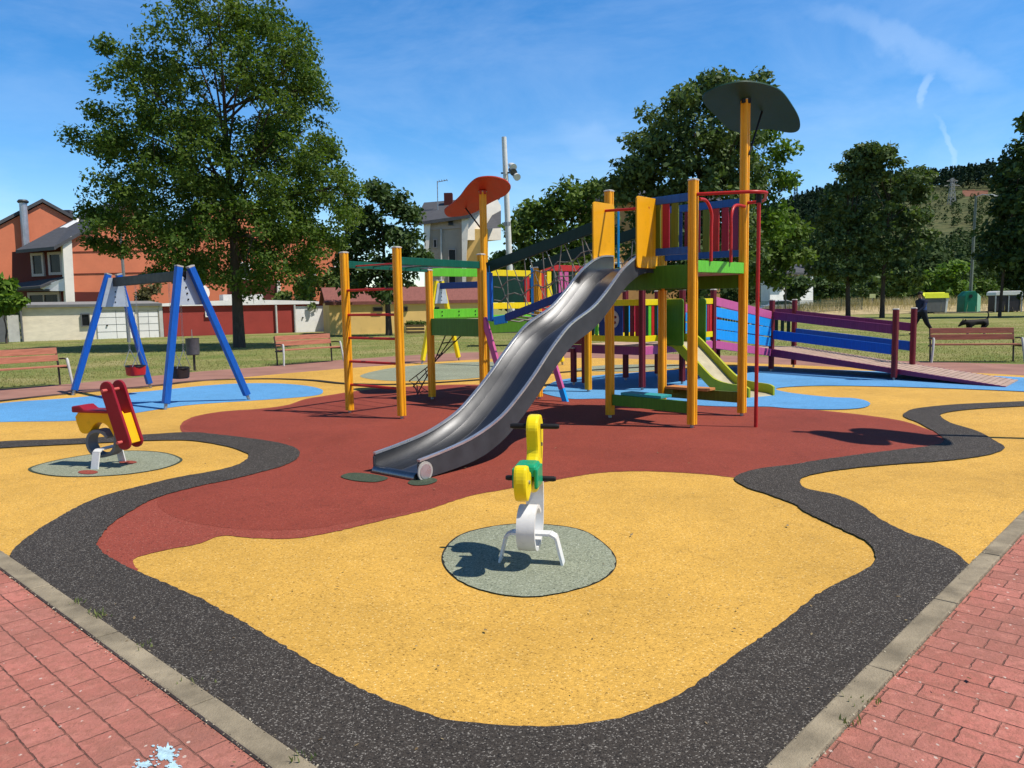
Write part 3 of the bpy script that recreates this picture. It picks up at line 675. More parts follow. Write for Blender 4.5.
for p, sd__ in ((bf0, .03), (bb0, -.02)):
    MB().obox(p+V_*sd__+Z_*1.80, U*.018, V_*.035, Z_*.42).build('bridge_upright', m_sky, fr, bevel=.006)
    MB().obox(p+V_*(sd__+.05)-U*.005+Z_*1.74, U*.02, V_*.022, Z_*.37).build('bridge_upright', m_blue, fr, bevel=.006)
rp = MB(); rg = random.Random(5)
for a, b in ((bf0, bf1), (bb0, bb1)):
    for t in (.18, .34, .5, .66, .82):
        top_ = a.lerp(b, t)+Z_*(2.12+.51*t); bot = ed(a, b, t)
        mid = top_.lerp(bot, .5)+Vector((rg.uniform(-.05, .05), rg.uniform(-.04, .04), 0))
        rp.tube([top_, mid, bot], .009, 6)
    for zf in (.35, .62):
        pts = []
        for i in range(15):
            t = .06+.88*i/14; top_ = a.lerp(b, t)+Z_*(2.12+.51*t); bot = ed(a, b, t); pts.append(top_.lerp(bot, zf+.06*math.sin(i*1.9))+Vector((0, 0, .0)))
        rp.tube(pts, .009, 6)
    for i in range(6):
        t = .08+i*.15; p = a.lerp(b, t)+Z_*(2.12+.51*t); q = ed(a, b, min(1, t+.16)); rp.tube([p, p.lerp(q, .5)-Z_*.05, q], .007, 5)
for i in range(12):
    t = .06+i*.08; p, q = ed(bf0, bf1, t), ed(bb0, bb1, t); rp.tube([p, p.lerp(q, .5)-Z_*.07, q], .012, 6)
rp.build('bridge_net', m_rope, fr)
# leaning pink rails under the bridge
for p, z in ((Mp, 1.42), (Np, 1.42)):
    t0 = p+V_*.04+Z_*z; f0 = p+V_*.60+Z_*.02; k_ = .84
    o = board('leaning_rail', fr, t0, t0.lerp(f0, k_), .05, .10, m_pnk); board('rail_foot', o, t0.lerp(f0, k_+.004), f0, .052, .102, m_sky)
# climbing net on the lawn side of the second tower
a, b = Lp.lerp(Op, .30), Lp.lerp(Op, .66); ga, gb_ = v3(G(417, 393)), v3(G(408, 380.5))
rn = MB(); pa_ = [(a.lerp(b, k_/2)+Z_*1.2, ga.lerp(gb_, k_/2)+Z_*.02) for k_ in range(3)]
for p, q in pa_: rn.tube([p, p.lerp(q, .5)-Z_*.06, q], .011, 6)
for i in range(1, 6):
    t = i/6; rn.tube([p.lerp(q, t)-Z_*.06*math.sin(math.pi*t) for p, q in pa_], .011, 6)
rn.build('climbing_net', m_roped, fr)
fr.location = (fr.location.x*.987, fr.location.y*.987, -.03); fr.scale = (.987, .987, 1)
# ------------------------------------------------------------------ low deck with ramps
dk = thing('ramp_deck', (4.2, 16, 0), 'low maroon and yellow play deck with purple ramps and a small yellow green slide', 'play deck')
dA, dB, dC, dD = v3((2.37, 14.22)), v3((3.30, 15.15)), v3((4.10, 15.95)), v3((5.83, 17.58))
off = Vector((-.955, .955, 0)); dA2, dB2, dC2, dE = dA+off, dB+off, dC+off, dD+off
dD2 = v3((6.70, 18.60)); dF = dD2+off; r1 = v3((7.43, 15.19)); r2 = v3((8.30, 16.21)); rE, rE2 = v3((8.67, 13.69)), v3((9.54, 14.71))
mp4 = dict(mat=m_mar, s=.10, cap=m_cap)
for p, h in ((dA, 1.83), (dB, 1.83), (dC, 1.83), (dA2, 1.83), (dB2, 1.85), (dC2, 1.83), (dD, 1.6), (dD2, 1.6), (dE, 1.6), (dF, 1.6), (r1, 1.39), (r2, 1.39)): post(dk, p, h, **mp4)
dL = dA2+off*.9; post(dk, dL, .8, **mp4); post(dk, dA2+Vector((-.2, .18, 0)), .75, **mp4)
MB().prism([p+Z_*.83 for p in (dA, dC, dC2, dA2)], (0, 0, -.04)).build('deck_floor', m_deckw, dk)
def dbeam(name, p, q, z0, z1, h, mat, w=.045, tr=.05, root=None):
    d = (q-p).normalized(); return board(name, root or dk, p+d*tr+Z_*z0, q-d*tr+Z_*z1, w, h, mat)
dbeam('edge_beam', dA, dB, .735, .735, .15, m_pnk); dbeam('edge_beam', dB, dC, .735, .735, .15, m_pnk)
dbeam('edge_beam', dA2, dA, .735, .735, .15, m_pur); dbeam('edge_beam', dA2, dB2, .735, .735, .15, m_pur); dbeam('edge_beam', dB2, dC2, .735, .735, .15, m_pur)
dbeam('edge_beam', dL, dA2, .735, .735, .15, m_pur)
MB().beam(dL+Z_*1.03, dA2+V_*-.05+Z_*1.03, .03, .42).build('panel', m_mar, dk, bevel=.006)
for a, b in ((dA, dB), (dA2, dA), (dB2, dC2), (dA2, dB2)):
    for z in (1.60, .945): dbeam('rail', a, b, z, z, .11, m_brt)
d = (dC-dB).normalized()
for z in (1.60, .945): board('rail', dk, dC-d*.36+Z_*z, dC-d*.05+Z_*z, .045, .11, m_brt)
slats(dk, dC-d*.36, dC-d*.05, 1.0, 1.545, [m_sky, m_crim, m_red], .085)
slats(dk, dA, dB, 1.0, 1.545, [m_fgr, m_lime, m_red, m_fgr, m_sky, m_crim, m_lime], .085, frac=(.06, .58))
slats(dk, dA2, dA, 1.0, 1.545, [m_cap, m_fgr, m_lime], .07, frac=(.04, .26)); slats(dk, dA2, dA, 1.0, 1.545, [m_fgr, m_mar, m_crim], .09, frac=(.70, .97))
pd = (dA-dA2).normalized(); pn = Vector((-pd.y, pd.x, 0))
if pn.y > 0: pn = -pn
pn2 = MB().beam(dA2.lerp(dA, .27)+Z_*1.27, dA2.lerp(dA, .68)+Z_*1.27, .022, .545).build('play_panel', m_navy, dk, bevel=.006)
cc = dA2.lerp(dA, .50)+pn*.013+Z_*1.30
MB().tube([cc, cc+pn*.012], .17, 28).build('disc', M('cream plastic', (.52, .42, .34), .5, .1, 5), pn2)
m = MB()
for k_ in range(6):
    a_ = k_*math.pi/3+.4; c = cc+pn*.012+pd*.10*math.cos(a_)+Z_*.10*math.sin(a_); m.tube([c, c+pn*.005], .027, 10)
m.build('dot', m_mar, pn2)
slats(dk, dA2, dB2, 1.0, 1.545, [m_crim, m_sky, m_brt, m_lime, m_red, m_fgr], .1, frac=(.06, .94)); slats(dk, dB2, dC2, 1.0, 1.545, [m_sky, m_crim, m_red, m_sky, m_crim, m_red], .1, frac=(.06, .94))
# first ramp C - D
MB().prism([dC+Z_*.82, dD+Z_*.51, dE+Z_*.51, dC2+Z_*.82], (0, 0, -.04)).build('ramp_floor', m_deckw, dk)
for a, b in ((dC, dD), (dC2, dE)):
    dbeam('rail', a, b, 1.60, 1.27, .17, m_pnk)
    for z0, z1 in ((1.39, 1.10), (1.145, .90), (.94, .68)): dbeam('ramp_board', a, b, z0, z1, .19, m_sky, .03)
    dbeam('edge_beam', a, b, .735, .45, .16, m_pnk)
# landing and second ramp
MB().prism([p+Z_*.51 for p in (dD, dD2, dF, dE)], (0, 0, -.04)).build('landing', m_deckw, dk)
for a, b in ((dD2, dF), (dF, dE)):
    dbeam('rail', a, b, 1.33, 1.33, .12, m_pur); dbeam('rail', a, b, .80, .80, .1, m_blue); slats(dk, a, b, .85, 1.27, [m_fgr]*8, .085, frac=(.05, .95))
def rampz(p): return max(.035, .515+(.03-.515)*((p-dD).length if p in (r1, rE) else (p-dD2).length)/((rE-dD).length))
MB().prism([dD+Z_*.52, rE+Z_*.035, rE2+Z_*.035, dD2+Z_*.52], (0, 0, -.03)).build('ramp_floor', m_deckw, dk)
m = MB()
for i in range(46):
    t = (i+.5)/46; a = dD.lerp(rE, t); b = dD2.lerp(rE2, t); m.beam(a+Z_*(.524+(.04-.524)*t), b+Z_*(.524+(.04-.524)*t), .095, .012)
m.build('plank', m_deckw, dk)
for a, p, b in ((dD, r1, rE), (dD2, r2, rE2)):
    w_ = (b-a).normalized()
    MB().prism([a+Z_*.53, b+Z_*.045, b+Z_*.004, a+Z_*.36], w_.cross(Z_)*.045).build('edge_beam', m_pur, dk)
    dbeam('rail', a, p, 1.26, 1.0, .17, m_pur); dbeam('rail', a, p, .84, .615, .19, m_blue)
# small slide
ss0 = v3((3.16, 15.01)); ss1 = v3((4.195, 12.96)); sL = ss1-ss0; sn = sL.normalized().cross(Z_)
if sn.x < 0: sn = -sn
pp = catmull([(-.02, .95), (.08, .95), (.17, .90), (.36, .62), (.58, .29), (.68, .205), (.8, .175), (.95, .165), (1.0, .13)], 4, False)
def ssect(fn):
    m = MB()
    for s, z in pp: m.v += [ss0+sL*s+sn*w_+Z_*(z+dz) for w_, dz in fn]
    n = len(fn)
    for i in range(len(pp)-1):
        for k_ in range(n): m.f.append((i*n+k_, i*n+(k_+1) % n, (i+1)*n+(k_+1) % n, (i+1)*n+k_)); m.mi.append(0)
    m.f += [tuple(range(n)), tuple((len(pp)-1)*n+k_ for k_ in range(n))]; m.mi += [0, 0]; return m
ss0 = ss0-sn*.06; ss1 = ss1-sn*.10
sl_ = ssect([(-.25, -.10), (.25, -.10), (.25, -.12), (-.25, -.12)]).build('small_slide', m_sand, dk)
m_olsl = M('yellow green slide side', (.38, .40, .02), .4, .15, 4)
for sg in (-1, 1): ssect([(sg*.25, -.16), (sg*.25, .05), (sg*.29, .05), (sg*.29, -.16)]).build('slide_side', m_olsl, sl_, smooth=True)
for t0 in (v3((2.90, 14.75)), v3((3.44, 15.29))):
    dv = sL.normalized(); pts = []
    for cx, cz, a0 in ((.45, .86, -90), (.45, 1.60, 0), (.02, 1.60, 90), (.02, .86, 180)):
        for k_ in range(4):
            a_ = math.radians(a0+30*k_); pts.append(t0+dv*(cx+.03+.05*math.cos(a_))+Z_*(cz+.0+.05*math.sin(a_)))
    MB().prism(pts, dv.cross(Z_)*.022).build('slide_guard', m_dgr, dk, bevel=.004)
dk.location = (dk.location.x*.986, dk.location.y*.986, -.012); dk.scale = (.986, .986, 1)
# ------------------------------------------------------------------ swings
def swing_frame(name, c, dirv, L, h, ml, mbm, label, spread=.72, lean=((0, 0), (0, 0))):
    """A-frame swing: c = centre on the ground, dirv = direction of the beam"""
    r = thing(name, (0, 0, 0), label, 'swing set', None)
    for e in (-1, 1):
        x = e*L/2; lx, ly = lean[0 if e < 0 else 1]
        for sgn in (-1, 1):
            ft = Vector((x, sgn*spread, .10)); tp = Vector((x+lx, ly+sgn*.10, h)); dd = (tp-ft).normalized()
            ax = dd.cross(Vector((1, 0, 0))).normalized(); ay = Vector((1, 0, 0))
            p = MB().obox((ft+tp)/2, ay*.052, ax*.052, dd*(tp-ft).length/2).build('leg', ml, r, bevel=.012)
            MB().obox(tp+dd*.012, ay*.054, ax*.054, dd*.012).build('cap', m_cap, p)
            MB().tube([ft-dd*.12, ft+dd*.03], .026, 10).build('foot', m_foot, p)
        g = MB().prism([(x+lx-e*.07, ly-.13, h-.06), (x+lx-e*.07, ly+.13, h-.06), (x+lx*.73-e*.07, ly*.73+.26, h-.62), (x+lx*.73-e*.07, ly*.73-.26, h-.62)], (e*-.012, 0, 0)).build('gusset_plate', M('white grey steel plate', (.42, .46, .50), .4, .1, 5, metal=.2), r)
        for z in (.12, .2, .33, .43, .53): MB().tube([(x+lx*(1-z/h)-e*.09, ly*(1-z/h), h-z), (x+lx*(1-z/h)-e*.055, ly*(1-z/h), h-z)], .014, 8).build('bolt', m_blackp, g)
    MB().beam((-L/2+.06+lean[0][0], lean[0][1], h-.14), (L/2-.06+lean[1][0], lean[1][1], h-.14), .10, .17).build('beam', mbm, r, bevel=.012)
    r.location = (c[0], c[1], 0); r.rotation_euler.z = math.atan2(dirv[1], dirv[0]); return r
m_beamb = M('black brown beam', (.008, .006, .006), .5, .2, 6)
c0, c1 = Vector((-7.91, 15.50, 0)), Vector((-5.10, 13.08, 0))
swing_frame('swing_set', (c0+c1)/2, c1-c0, (c1-c0).length, 2.30, m_blue, m_beamb, 'swing set with bright blue A-frame legs and a black crossbeam standing on the blue pad', lean=((.12, .10), (-.2, -.17)))
y0, y1 = Vector((-1.98, 22.0, 0)), Vector((.85, 19.7, 0))
swing_frame('swing_set', (y0+y1)/2, y1-y0, (y1-y0).length, 2.27, m_brt, m_navy, 'swing set with yellow A-frame legs and dark blue crossbeam behind the climbing frame')
def swing(pt, zs, zb, mat, label, sc_=1.0, dirv=(c1-c0)):
    r = thing('swing', (0, 0, zs), label, 'swing', None)
    w_, d_, hh = .19*sc_, .15*sc_, .18
    m = MB(); n = 20; pr_ = []
    for k_ in range(n):
        a_ = 2*math.pi*k_/n; ca, sa = math.cos(a_), math.sin(a_); q = (abs(ca)**3.2+abs(sa)**3.2)**(-1/3.2); pr_.append((w_*ca*q, d_*sa*q))
    rows = [(.82, 0), (.95, .02), (1, hh*.5), (1.04, hh), (.93, hh), (.88, .05)]
    for k_, z in rows: m.v += [Vector((x*k_, y*k_, zs+z)) for x, y in pr_]
    for i in range(len(rows)-1):
        for k_ in range(n): m.f.append((i*n+k_, i*n+(k_+1) % n, (i+1)*n+(k_+1) % n, (i+1)*n+k_)); m.mi.append(0)
    m.f += [tuple(range(n)), tuple(5*n+k_ for k_ in range(n))]; m.mi += [0, 0]
    st = m.build('seat', mat, r, smooth=True)
    MB().tube([(w_*1.06*math.cos(a_*.3142), d_*1.06*math.sin(a_*.3142), zs+hh) for a_ in range(21)], .016, 8).build('seat_rim', m_blackp, st)
    for e in (-1, 1):
        ch = MB(); top_ = Vector((e*.22*sc_, 0, zb)); ap = Vector((e*.2*sc_, 0, zs+hh+.32))
        for sgn in (-1, 1): ch.tube([Vector((e*w_*.95, sgn*d_*.9, zs+hh)), ap], .006, 6)
        nlk = 46
        for i in range(nlk):
            p = ap.lerp(top_, (i+.5)/nlk); hl = (top_-ap).length/nlk*.62; wx = Vector((.013, 0, 0)) if i % 2 else Vector((0, .013, 0))
            ch.tube([p+wx-Z_*hl*.6, p+wx+Z_*hl*.6], .004, 5); ch.tube([p-wx-Z_*hl*.6, p-wx+Z_*hl*.6], .004, 5)
        ch.build('chain', m_foot, r)
    r.location = (pt[0], pt[1], zs); r.rotation_euler.z = math.atan2(dirv[1], dirv[0]); return r
t0_, t1_ = c0+Vector((.16, 0, 0)), c1-Vector((.26, 0, 0))
swing(t0_.lerp(t1_, .25), .37, 2.09, M('red plastic', (.52, .018, .015), .4, .1, 4), 'red plastic bucket swing seat hanging on chains from the black beam')
swing(t0_.lerp(t1_, .86), .43, 2.09, M('dark rubber seat', (.03, .02, .02), .6, .2, 6), 'dark rubber cradle swing seat hanging behind the nearest blue leg', .9)
# ------------------------------------------------------------------ spring riders
m_white = M('white painted steel', (.66, .66, .64), .4, .1, 6)
m_greysp = M('grey rubber spring', (.15, .16, .17), .6, .2, 6)
m_yelp = M('yellow plastic board', (.80, .62, .012), .35, .1, 4, bump=.02)
m_yelo = M('orange yellow plastic board', (.80, .42, .008), .35, .1, 4, bump=.02)
m_teals = M('green plastic saddle', (.008, .28, .13), .35, .12, 5)
m_mred = M('dark red plastic board', (.26, .012, .022), .35, .12, 4, bump=.02)
m_redp = M('pink red peg', (.55, .11, .10), .4, .1, 5)
def band(path, wd, th):
    """flat strip bent in the x-z plane"""
    p = catmull(path, 5, False); m = MB(); n = len(p)
    for i, (x, z) in enumerate(p):
        a, b = p[max(0, i-1)], p[min(n-1, i+1)]; tx, tz = b[0]-a[0], b[1]-a[1]; L = math.hypot(tx, tz); nx, nz = -tz/L*th/2, tx/L*th/2
        m.v += [Vector((x+nx, -wd/2, z+nz)), Vector((x+nx, wd/2, z+nz)), Vector((x-nx, wd/2, z-nz)), Vector((x-nx, -wd/2, z-nz))]
    for i in range(n-1):
        for k_ in range(4): m.f.append((i*4+k_, i*4+(k_+1) % 4, i*4+4+(k_+1) % 4, i*4+4+k_)); m.mi.append(0)
    m.f += [(0, 1, 2, 3), tuple((n-1)*4+k_ for k_ in range(4))]; m.mi += [0, 0]
    return m
def plate(outline, y, th, smooth=4, bev=.014):
    p = catmull(outline, smooth) if smooth else outline
    return MB().prism([(x, y-th/2, z) for x, z in p], (0, th, 0))
def bracket(r, mat):
    m = MB(); w_ = .05
    pth = [(-.20, -.02), (-.155, .165), (-.12, .185), (.12, .185), (.155, .165), (.20, -.02)]
    for i in range(len(pth)-1):
        (a, b), (c, d) = pth[i], pth[i+1]; m.beam((0, a, b), (0, c, d), .085, .014)
    return m.build('bracket', mat, r)
ring = [(.16, .50), (.165, .38), (.14, .21), (.07, .13), (-.04, .105), (-.14, .135), (-.19, .225), (-.165, .315), (-.09, .362), (.0, .35), (.06, .30)]
r = thing('spring_rider', (0, 0, 0), 'yellow animal shaped spring rider with green saddle and white spring on the nearest pad', 'spring rider')
bracket(r, m_white); band(ring, .11, .022).build('spring', m_white, r, smooth=True)
out = [(-.335, .50), (-.345, .59), (-.315, .655), (-.25, .655), (-.20, .61), (-.08, .595), (.03, .60), (.09, .66), (.085, .74), (.075, .82), (.115, .875), (.19, .89), (.26, .87), (.30, .80), (.29, .70), (.26, .60), (.22, .50), (.15, .445), (.05, .43), (-.08, .455), (-.17, .485), (-.22, .46), (-.28, .45)]
bd = plate(out, 0, .076).build('body', m_yelp, r, bevel=.016)
MB().box((-.09, 0, .605), (.18, .135, .075)).build('saddle', m_teals, r, bevel=.03, seg=3)
MB().box((-.09, .066, .56), (.19, .022, .12)).build('saddle_flap', m_teals, r, bevel=.01); MB().box((-.09, -.066, .56), (.19, .022, .12)).build('saddle_flap', m_teals, r, bevel=.01)
for z, x, l in ((.815, .19, .155), (.52, .02, .155)):
    MB().tube([(x, -l, z), (x, -l+.015, z), (x, l-.015, z), (x, l, z)], [.013, .017, .017, .013], 12).build('handle' if z > .7 else 'foot_peg', m_blackp, r, smooth=True)
for x, z in ((-.26, .56), (.12, .52), (.20, .70)):
    MB().tube([(x, -.046, z), (x, .046, z)], .012, 10).build('bolt', m_foot, r, smooth=True)
p0 = G(531.5, 565); r.location = (p0[0], p0[1], .019); r.rotation_euler.z = math.atan2(.65, .13)
r = thing('spring_rider', (0, 0, 0), 'dark red and yellow motorbike shaped spring rider on the left grey green pad', 'spring rider')
bracket(r, m_white); band(ring, .135, .03).build('spring', m_greysp, r, smooth=True)
body = [(-.285, .55), (-.29, .40), (-.245, .335), (-.16, .345), (-.11, .41), (-.05, .45), (.03, .44), (.09, .39), (.16, .28), (.26, .30), (.16, .56)]
plate(body, 0, .12, 3).build('body', m_yelo, r, bevel=.012)
plate([(-.32, .555), (-.32, .62), (-.22, .63), (-.16, .585), (.12, .585), (.12, .55)], 0, .20, 0).build('seat', m_mred, r, bevel=.015)
ca, sa = math.cos(math.radians(17)), math.sin(math.radians(17))
def fair(w, l, top=1):
    pts = []
    for k_ in range(9): a_ = math.radians(180-22.5*k_); pts.append((w*math.cos(a_), l/2-w+w*math.sin(a_)))
    for k_ in range(9): a_ = math.radians(0-22.5*k_); pts.append((w*math.cos(a_), -l/2+w+w*math.sin(a_)))
    return [(.20+x*ca-y*sa, .53+x*sa+y*ca) for x, y in pts]
for yy in (-.085, .085): plate(fair(.075, .72), yy, .032, 0).build('side_board', m_mred, r, bevel=.008)
fy = [(.055, .0), (-.06, .0), (-.06, -.31), (.055, -.31)]
plate([(.20+x*ca-y*sa, .53+x*sa+y*ca) for x, y in fy], 0, .14, 0).build('front_panel', m_yelo, r, bevel=.006)
for (x, y), l in (((-.0, .27), .16), ((-.02, -.27), .16)):
    X, Zz = .20+x*ca-y*sa, .53+x*sa+y*ca
    MB().tube([(X, -l, Zz), (X, l, Zz)], .016, 12).build('handle' if y > 0 else 'foot_peg', m_redp, r, smooth=True)
p0 = G(109, 467); r.location = (p0[0], p0[1], .019); r.rotation_euler.z = math.radians(-14)
# ------------------------------------------------------------------ benches
m_bench = M('reddish wooden plank', (.46, .18, .11), .6, .25, 4, (1, 9, 9), .2, 40)
m_benchl = M('grey painted cast leg', (.50, .50, .46), .45, .15, 8)
m_benchd = M('dark iron leg', (.05, .04, .035), .5, .2, 8)
def bench(label):
    r = thing('bench', (0, 0, 0), label, 'bench', 'benches round the play area')
    for y, z in ((-.20, .44), (-.06, .43), (.08, .42)): MB().box((0, y, z), (1.86, .125, .035)).build('seat_plank', m_bench, r, bevel=.006)
    for y, z in ((.20, .60), (.235, .755)): MB().beam((-.93, y, z), (.93, y, z), .035, .135).build('back_plank', m_bench, r, bevel=.006)
    for e in (-1, 1):
        x = e*.965; xr = e*.925
        MB().tube([(x+e*.05, -.30, 0), (x+e*.02, -.27, .3), (x, -.23, .56), (x, -.21, .60)], [.026, .028, .030, .02], 10).build('front_leg', m_benchl, r, smooth=True)
        MB().tube([(xr, .16, 0), (xr, .18, .4), (xr, .225, .6), (xr, .26, .80)], [.022]*4, 8).build('rear_leg', m_benchd, r, smooth=True)
        MB().beam((x, -.24, .40), (x, .18, .39), .03, .04).build('side_bar', m_benchd, r, bevel=.006)
        MB().tube([(x, -.22, .57), (x, -.05, .59), (x, .19, .575)], .018, 8).build('armrest', m_benchd, r, smooth=True)
    return r
b0 = bench('wooden slatted bench at the far left, cut by the edge of the picture'); b0.location = (-10.42, 16.40, 0); b0.rotation_euler.z = math.radians(50)
for loc, rz, lab in (((-5.85, 22.6, 0), 49, 'wooden slatted bench in front of the red shed, between litter bin and overhead ladder'), ((11.27, 19.1, 0), -13, 'wooden slatted bench on the right, beside the foot of the purple ramp')):
    o = copy_tree(b0); o.location = loc; o.rotation_euler.z = math.radians(rz); o['label'] = lab
# ------------------------------------------------------------------ litter bin
r = thing('litter_bin', (-8.3, 20.5, 0), 'small grey round litter bin on a post on the lawn behind the swings', 'litter bin')
bx, by = -8.3, 20.5; m_bin = M('grey perforated metal', (.10, .10, .11), .5, .2, 10, metal=.3)
MB().tube([(bx, by, 0), (bx, by, .86)], .03, 10).build('post', m_benchd, r, smooth=True)
MB().lathe((bx, by-.05, 0), [(.145, .42), (.165, .44), (.17, .84), (.178, .86), (.16, .86), (.155, .5)], 20).build('bucket', m_bin, r, smooth=True)
MB().tube([(bx-.02, by, .86), (bx-.02, by, 1.08)], .010, 6).build('rod', m_foot, r)
# ------------------------------------------------------------------ tall white mast with floodlights
def stalk(name, label, cat, base, top, r0, r1, mat): 
    r = thing(name, base, label, cat); MB().tube([base, Vector(base).lerp(Vector(top), .5), top], [r0, (r0+r1)/2, r1], 14).build('pole', mat, r, smooth=True); return r
X0, _ = W(512.5, 333, 45); X1, Z1 = W(504, 137, 45)
r = stalk('floodlight_mast', 'tall white floodlight mast rising behind the climbing frame against the sky', 'lamp post', (X0, 45, 0), (X1, 45, Z1), .20, .14, m_white)
xl, zl = W(510, 173, 45)
for dx, dz, rr in ((.0, .15, 0), (.20, -.12, .5), (.0, .42, -.4)):
    hd = MB(); hd.tube([(xl+dx, 44.75, zl+dz), (xl+dx+.1, 44.45, zl+dz-.12), (xl+dx+.2, 44.2, zl+dz-.25)], [.10, .17, .20], 14).build('floodlight', m_steeld if rr == 0 else m_white, r, smooth=True)
MB().beam((xl-.5, 45, zl), (xl+.4, 44.8, zl), .08, .08).build('bracket', m_steeld, r)
MB().tube([(X1*.5+X0*.5-.05, 45, Z1*.55), (X1*.5+X0*.5-.05, 45, Z1*.57)], .2, 12).build('collar', m_foot, r)
# grey pole on the left in front of the houses
a = W(129, 341, 40); b = W(122, 232, 40)
r = stalk('lamp_post', 'thin grey leaning pole in front of the terracotta house, seen behind the swing beam', 'lamp post', (a[0], 40, 0), (b[0]-.1, 40, b[1]+.9), .09, .06, M('grey galvanised pole', (.25, .25, .25), .5, .2, 6, metal=.4))
MB().tube([(b[0]-.1, 40, b[1]+.88), (b[0]+.5, 39.6, b[1]+1.1), (b[0]+.9, 39.4, b[1]+1.1)], .04, 8).build('lamp_arm', m_foot, r, smooth=True)
MB().tube([(b[0]+.8, 39.5, b[1]+1.07), (b[0]+1.3, 39.2, b[1]+1.05)], [.06, .09], 10).build('lamp_head', m_foot, r, smooth=True)
# street lamp on the right
a = W(969.5, 311, 76); b = W(976, 196, 76)
r = stalk('lamp_post', 'tall slim grey green street lamp behind the green recycling container', 'lamp post', (a[0], 76, 0), (b[0], 76, b[1]), .16, .10, M('green grey pole', (.16, .18, .15), .5, .2, 6))
MB().tube([(b[0], 76, b[1]-.1), (b[0]+.5, 75.8, b[1]+.1), (b[0]+1.1, 75.5, b[1]-.05)], .06, 8).build('lamp_arm', m_foot, r, smooth=True)
MB().obox((b[0]+1.45, 75.4, b[1]-.12), Vector((.5, 0, -.1)), Vector((0, .18, 0)), Vector((.02, 0, .10))).build('lamp_head', m_white, r, bevel=.05)
# canopy post out of the frame, guessed from the shadow on the red field
r = thing('canopy_post', (6.35, 8.45, 0), 'guessed wooden post with leaf canopies beyond the right edge, shadow falling on the red rubber', 'canopy post')
MB().tube([(6.35, 8.45, 0), (6.35, 8.45, 5.1)], .055, 10).build('post', m_or, r)
for z, k_, y in ((3.35, .62, 8.30), (4.35, .5, 8.12)):
    pts = [(6.35+k_*.55*math.cos(a_)*(1+.15*math.cos(3*a_)), y+k_*.95*math.sin(a_), z+.28*math.sin(a_)) for a_ in [i*.314159 for i in range(20)]]
    m = MB(); m.v = [Vector(p) for p in pts]+[Vector(p)-Vector((0, 0, .03)) for p in pts]; m.f = [tuple(range(20)), tuple(range(39, 19, -1))]+[(i, (i+1) % 20, 20+(i+1) % 20, 20+i) for i in range(20)]; m.mi = [0]*22
    m.build('leaf_roof', m_leafg, r)
# ------------------------------------------------------------------ recycling containers by the road
def on(px_, py_, Y): x, z = W(px_, py_, Y); return Vector((x, Y, z))
Yc = 76
def container(label, x0, x1, ytop, kind, mats):
    a = W(x0, 311, Yc)[0]; b = W(x1, 311, Yc)[0]; h = W((x0+x1)/2, ytop, Yc)[1]; c = (a+b)/2; w_ = b-a; dp = 1.3
    r = thing('recycling_container', (c, Yc, 0), label, 'container')
    if kind == 'slope':
        MB().prism([(a+.1, Yc-.65, .12), (b-.35, Yc-.65, .12), (b-.30, Yc-.65, h-.5), (a, Yc-.65, h-.5)], (0, dp, 0)).build('body', mats[0], r, bevel=.04)
        MB().prism([(b-.34, Yc-.67, .08), (b-.14, Yc-.67, .08), (b-.0, Yc-.67, h-.45), (b-.24, Yc-.67, h-.45)], (0, dp+.04, 0)).build('side_frame', m_white, r, bevel=.03)
        MB().prism([(a-.12, Yc-.72, h-.5), (b+.04, Yc-.72, h-.5), (b-.02, Yc+.1, h), (a-.06, Yc+.1, h)], (0, .0, .06)).build('lid', mats[1], r)
        MB().prism([(a-.12, Yc-.72, h-.5), (b+.04, Yc-.72, h-.5), (b-.02, Yc-.60, h-.02), (a-.06, Yc-.60, h-.02)], (0, .05, 0)).build('lid_front', mats[1], r)
    elif kind == 'igloo':
        MB().prism([(a, Yc-.65, 0), (b-.55, Yc-.65, 0), (b-.55, Yc-.65, h-.35), (b-.75, Yc-.65, h), (a+.45, Yc-.65, h-.05), (a+.05, Yc-.65, h-.45)], (0, dp, 0)).build('body', mats[0], r, bevel=.05)
        MB().prism([(b-.55, Yc-.66, 0), (b, Yc-.3, 0), (b, Yc-.3, h-.55), (b-.55, Yc-.66, h-.2)], (0, dp-.4, 0)).build('side_panel', mats[1], r, bevel=.03)
        MB().tube([(c-.3, Yc-.66, h-.5), (c-.3, Yc-.70, h-.5)], .17, 14).build('bottle_hole', m_blackp, r)
    else:
        MB().box((c, Yc, h*.42), (w_-.3, dp, h*.76)).build('body', mats[0], r, bevel=.04)
        MB().prism([(a, Yc-.75, h-.42), (b, Yc-.75, h-.42), (b-.04, Yc-.75, h-.12), (b-.25, Yc-.75, h), (a+.25, Yc-.75, h), (a+.04, Yc-.75, h-.12)], (0, 1.5, 0)).build('lid', mats[1], r, bevel=.05)
        for q in (a+.08, c, b-.08): MB().box((q, Yc-.68, h*.4), (.10, .08, h*.8)).build('frame_bar', m_foot, r)
    for e in (-.35, .35): MB().tube([(c+e*w_, Yc-.5, .07), (c+e*w_+.08, Yc-.5, .07)], .07, 10).build('foot', m_blackp, r)
container('grey recycling container with a yellow lid, just right of the walking person', 922, 944.5, 293, 'slope', (M('grey container plastic', (.14, .14, .14), .5, .15, 4), M('yellow lid plastic', (.62, .66, .03), .4, .1, 4)))
container('green bottle bank container with a paler sunlit side, in front of the slim street lamp', 960, 978.5, 291, 'igloo', (M('green container plastic', (.006, .13, .075), .5, .15, 4), M('sunlit green container side', (.28, .50, .36), .5, .1, 4)))  # sunlit side: the light is put into a paler green
container('dark container with a rounded white lid, rightmost by the road', 990, 1017.5, 291, 'box', (M('dark container plastic', (.035, .03, .035), .5, .2, 4), m_white))
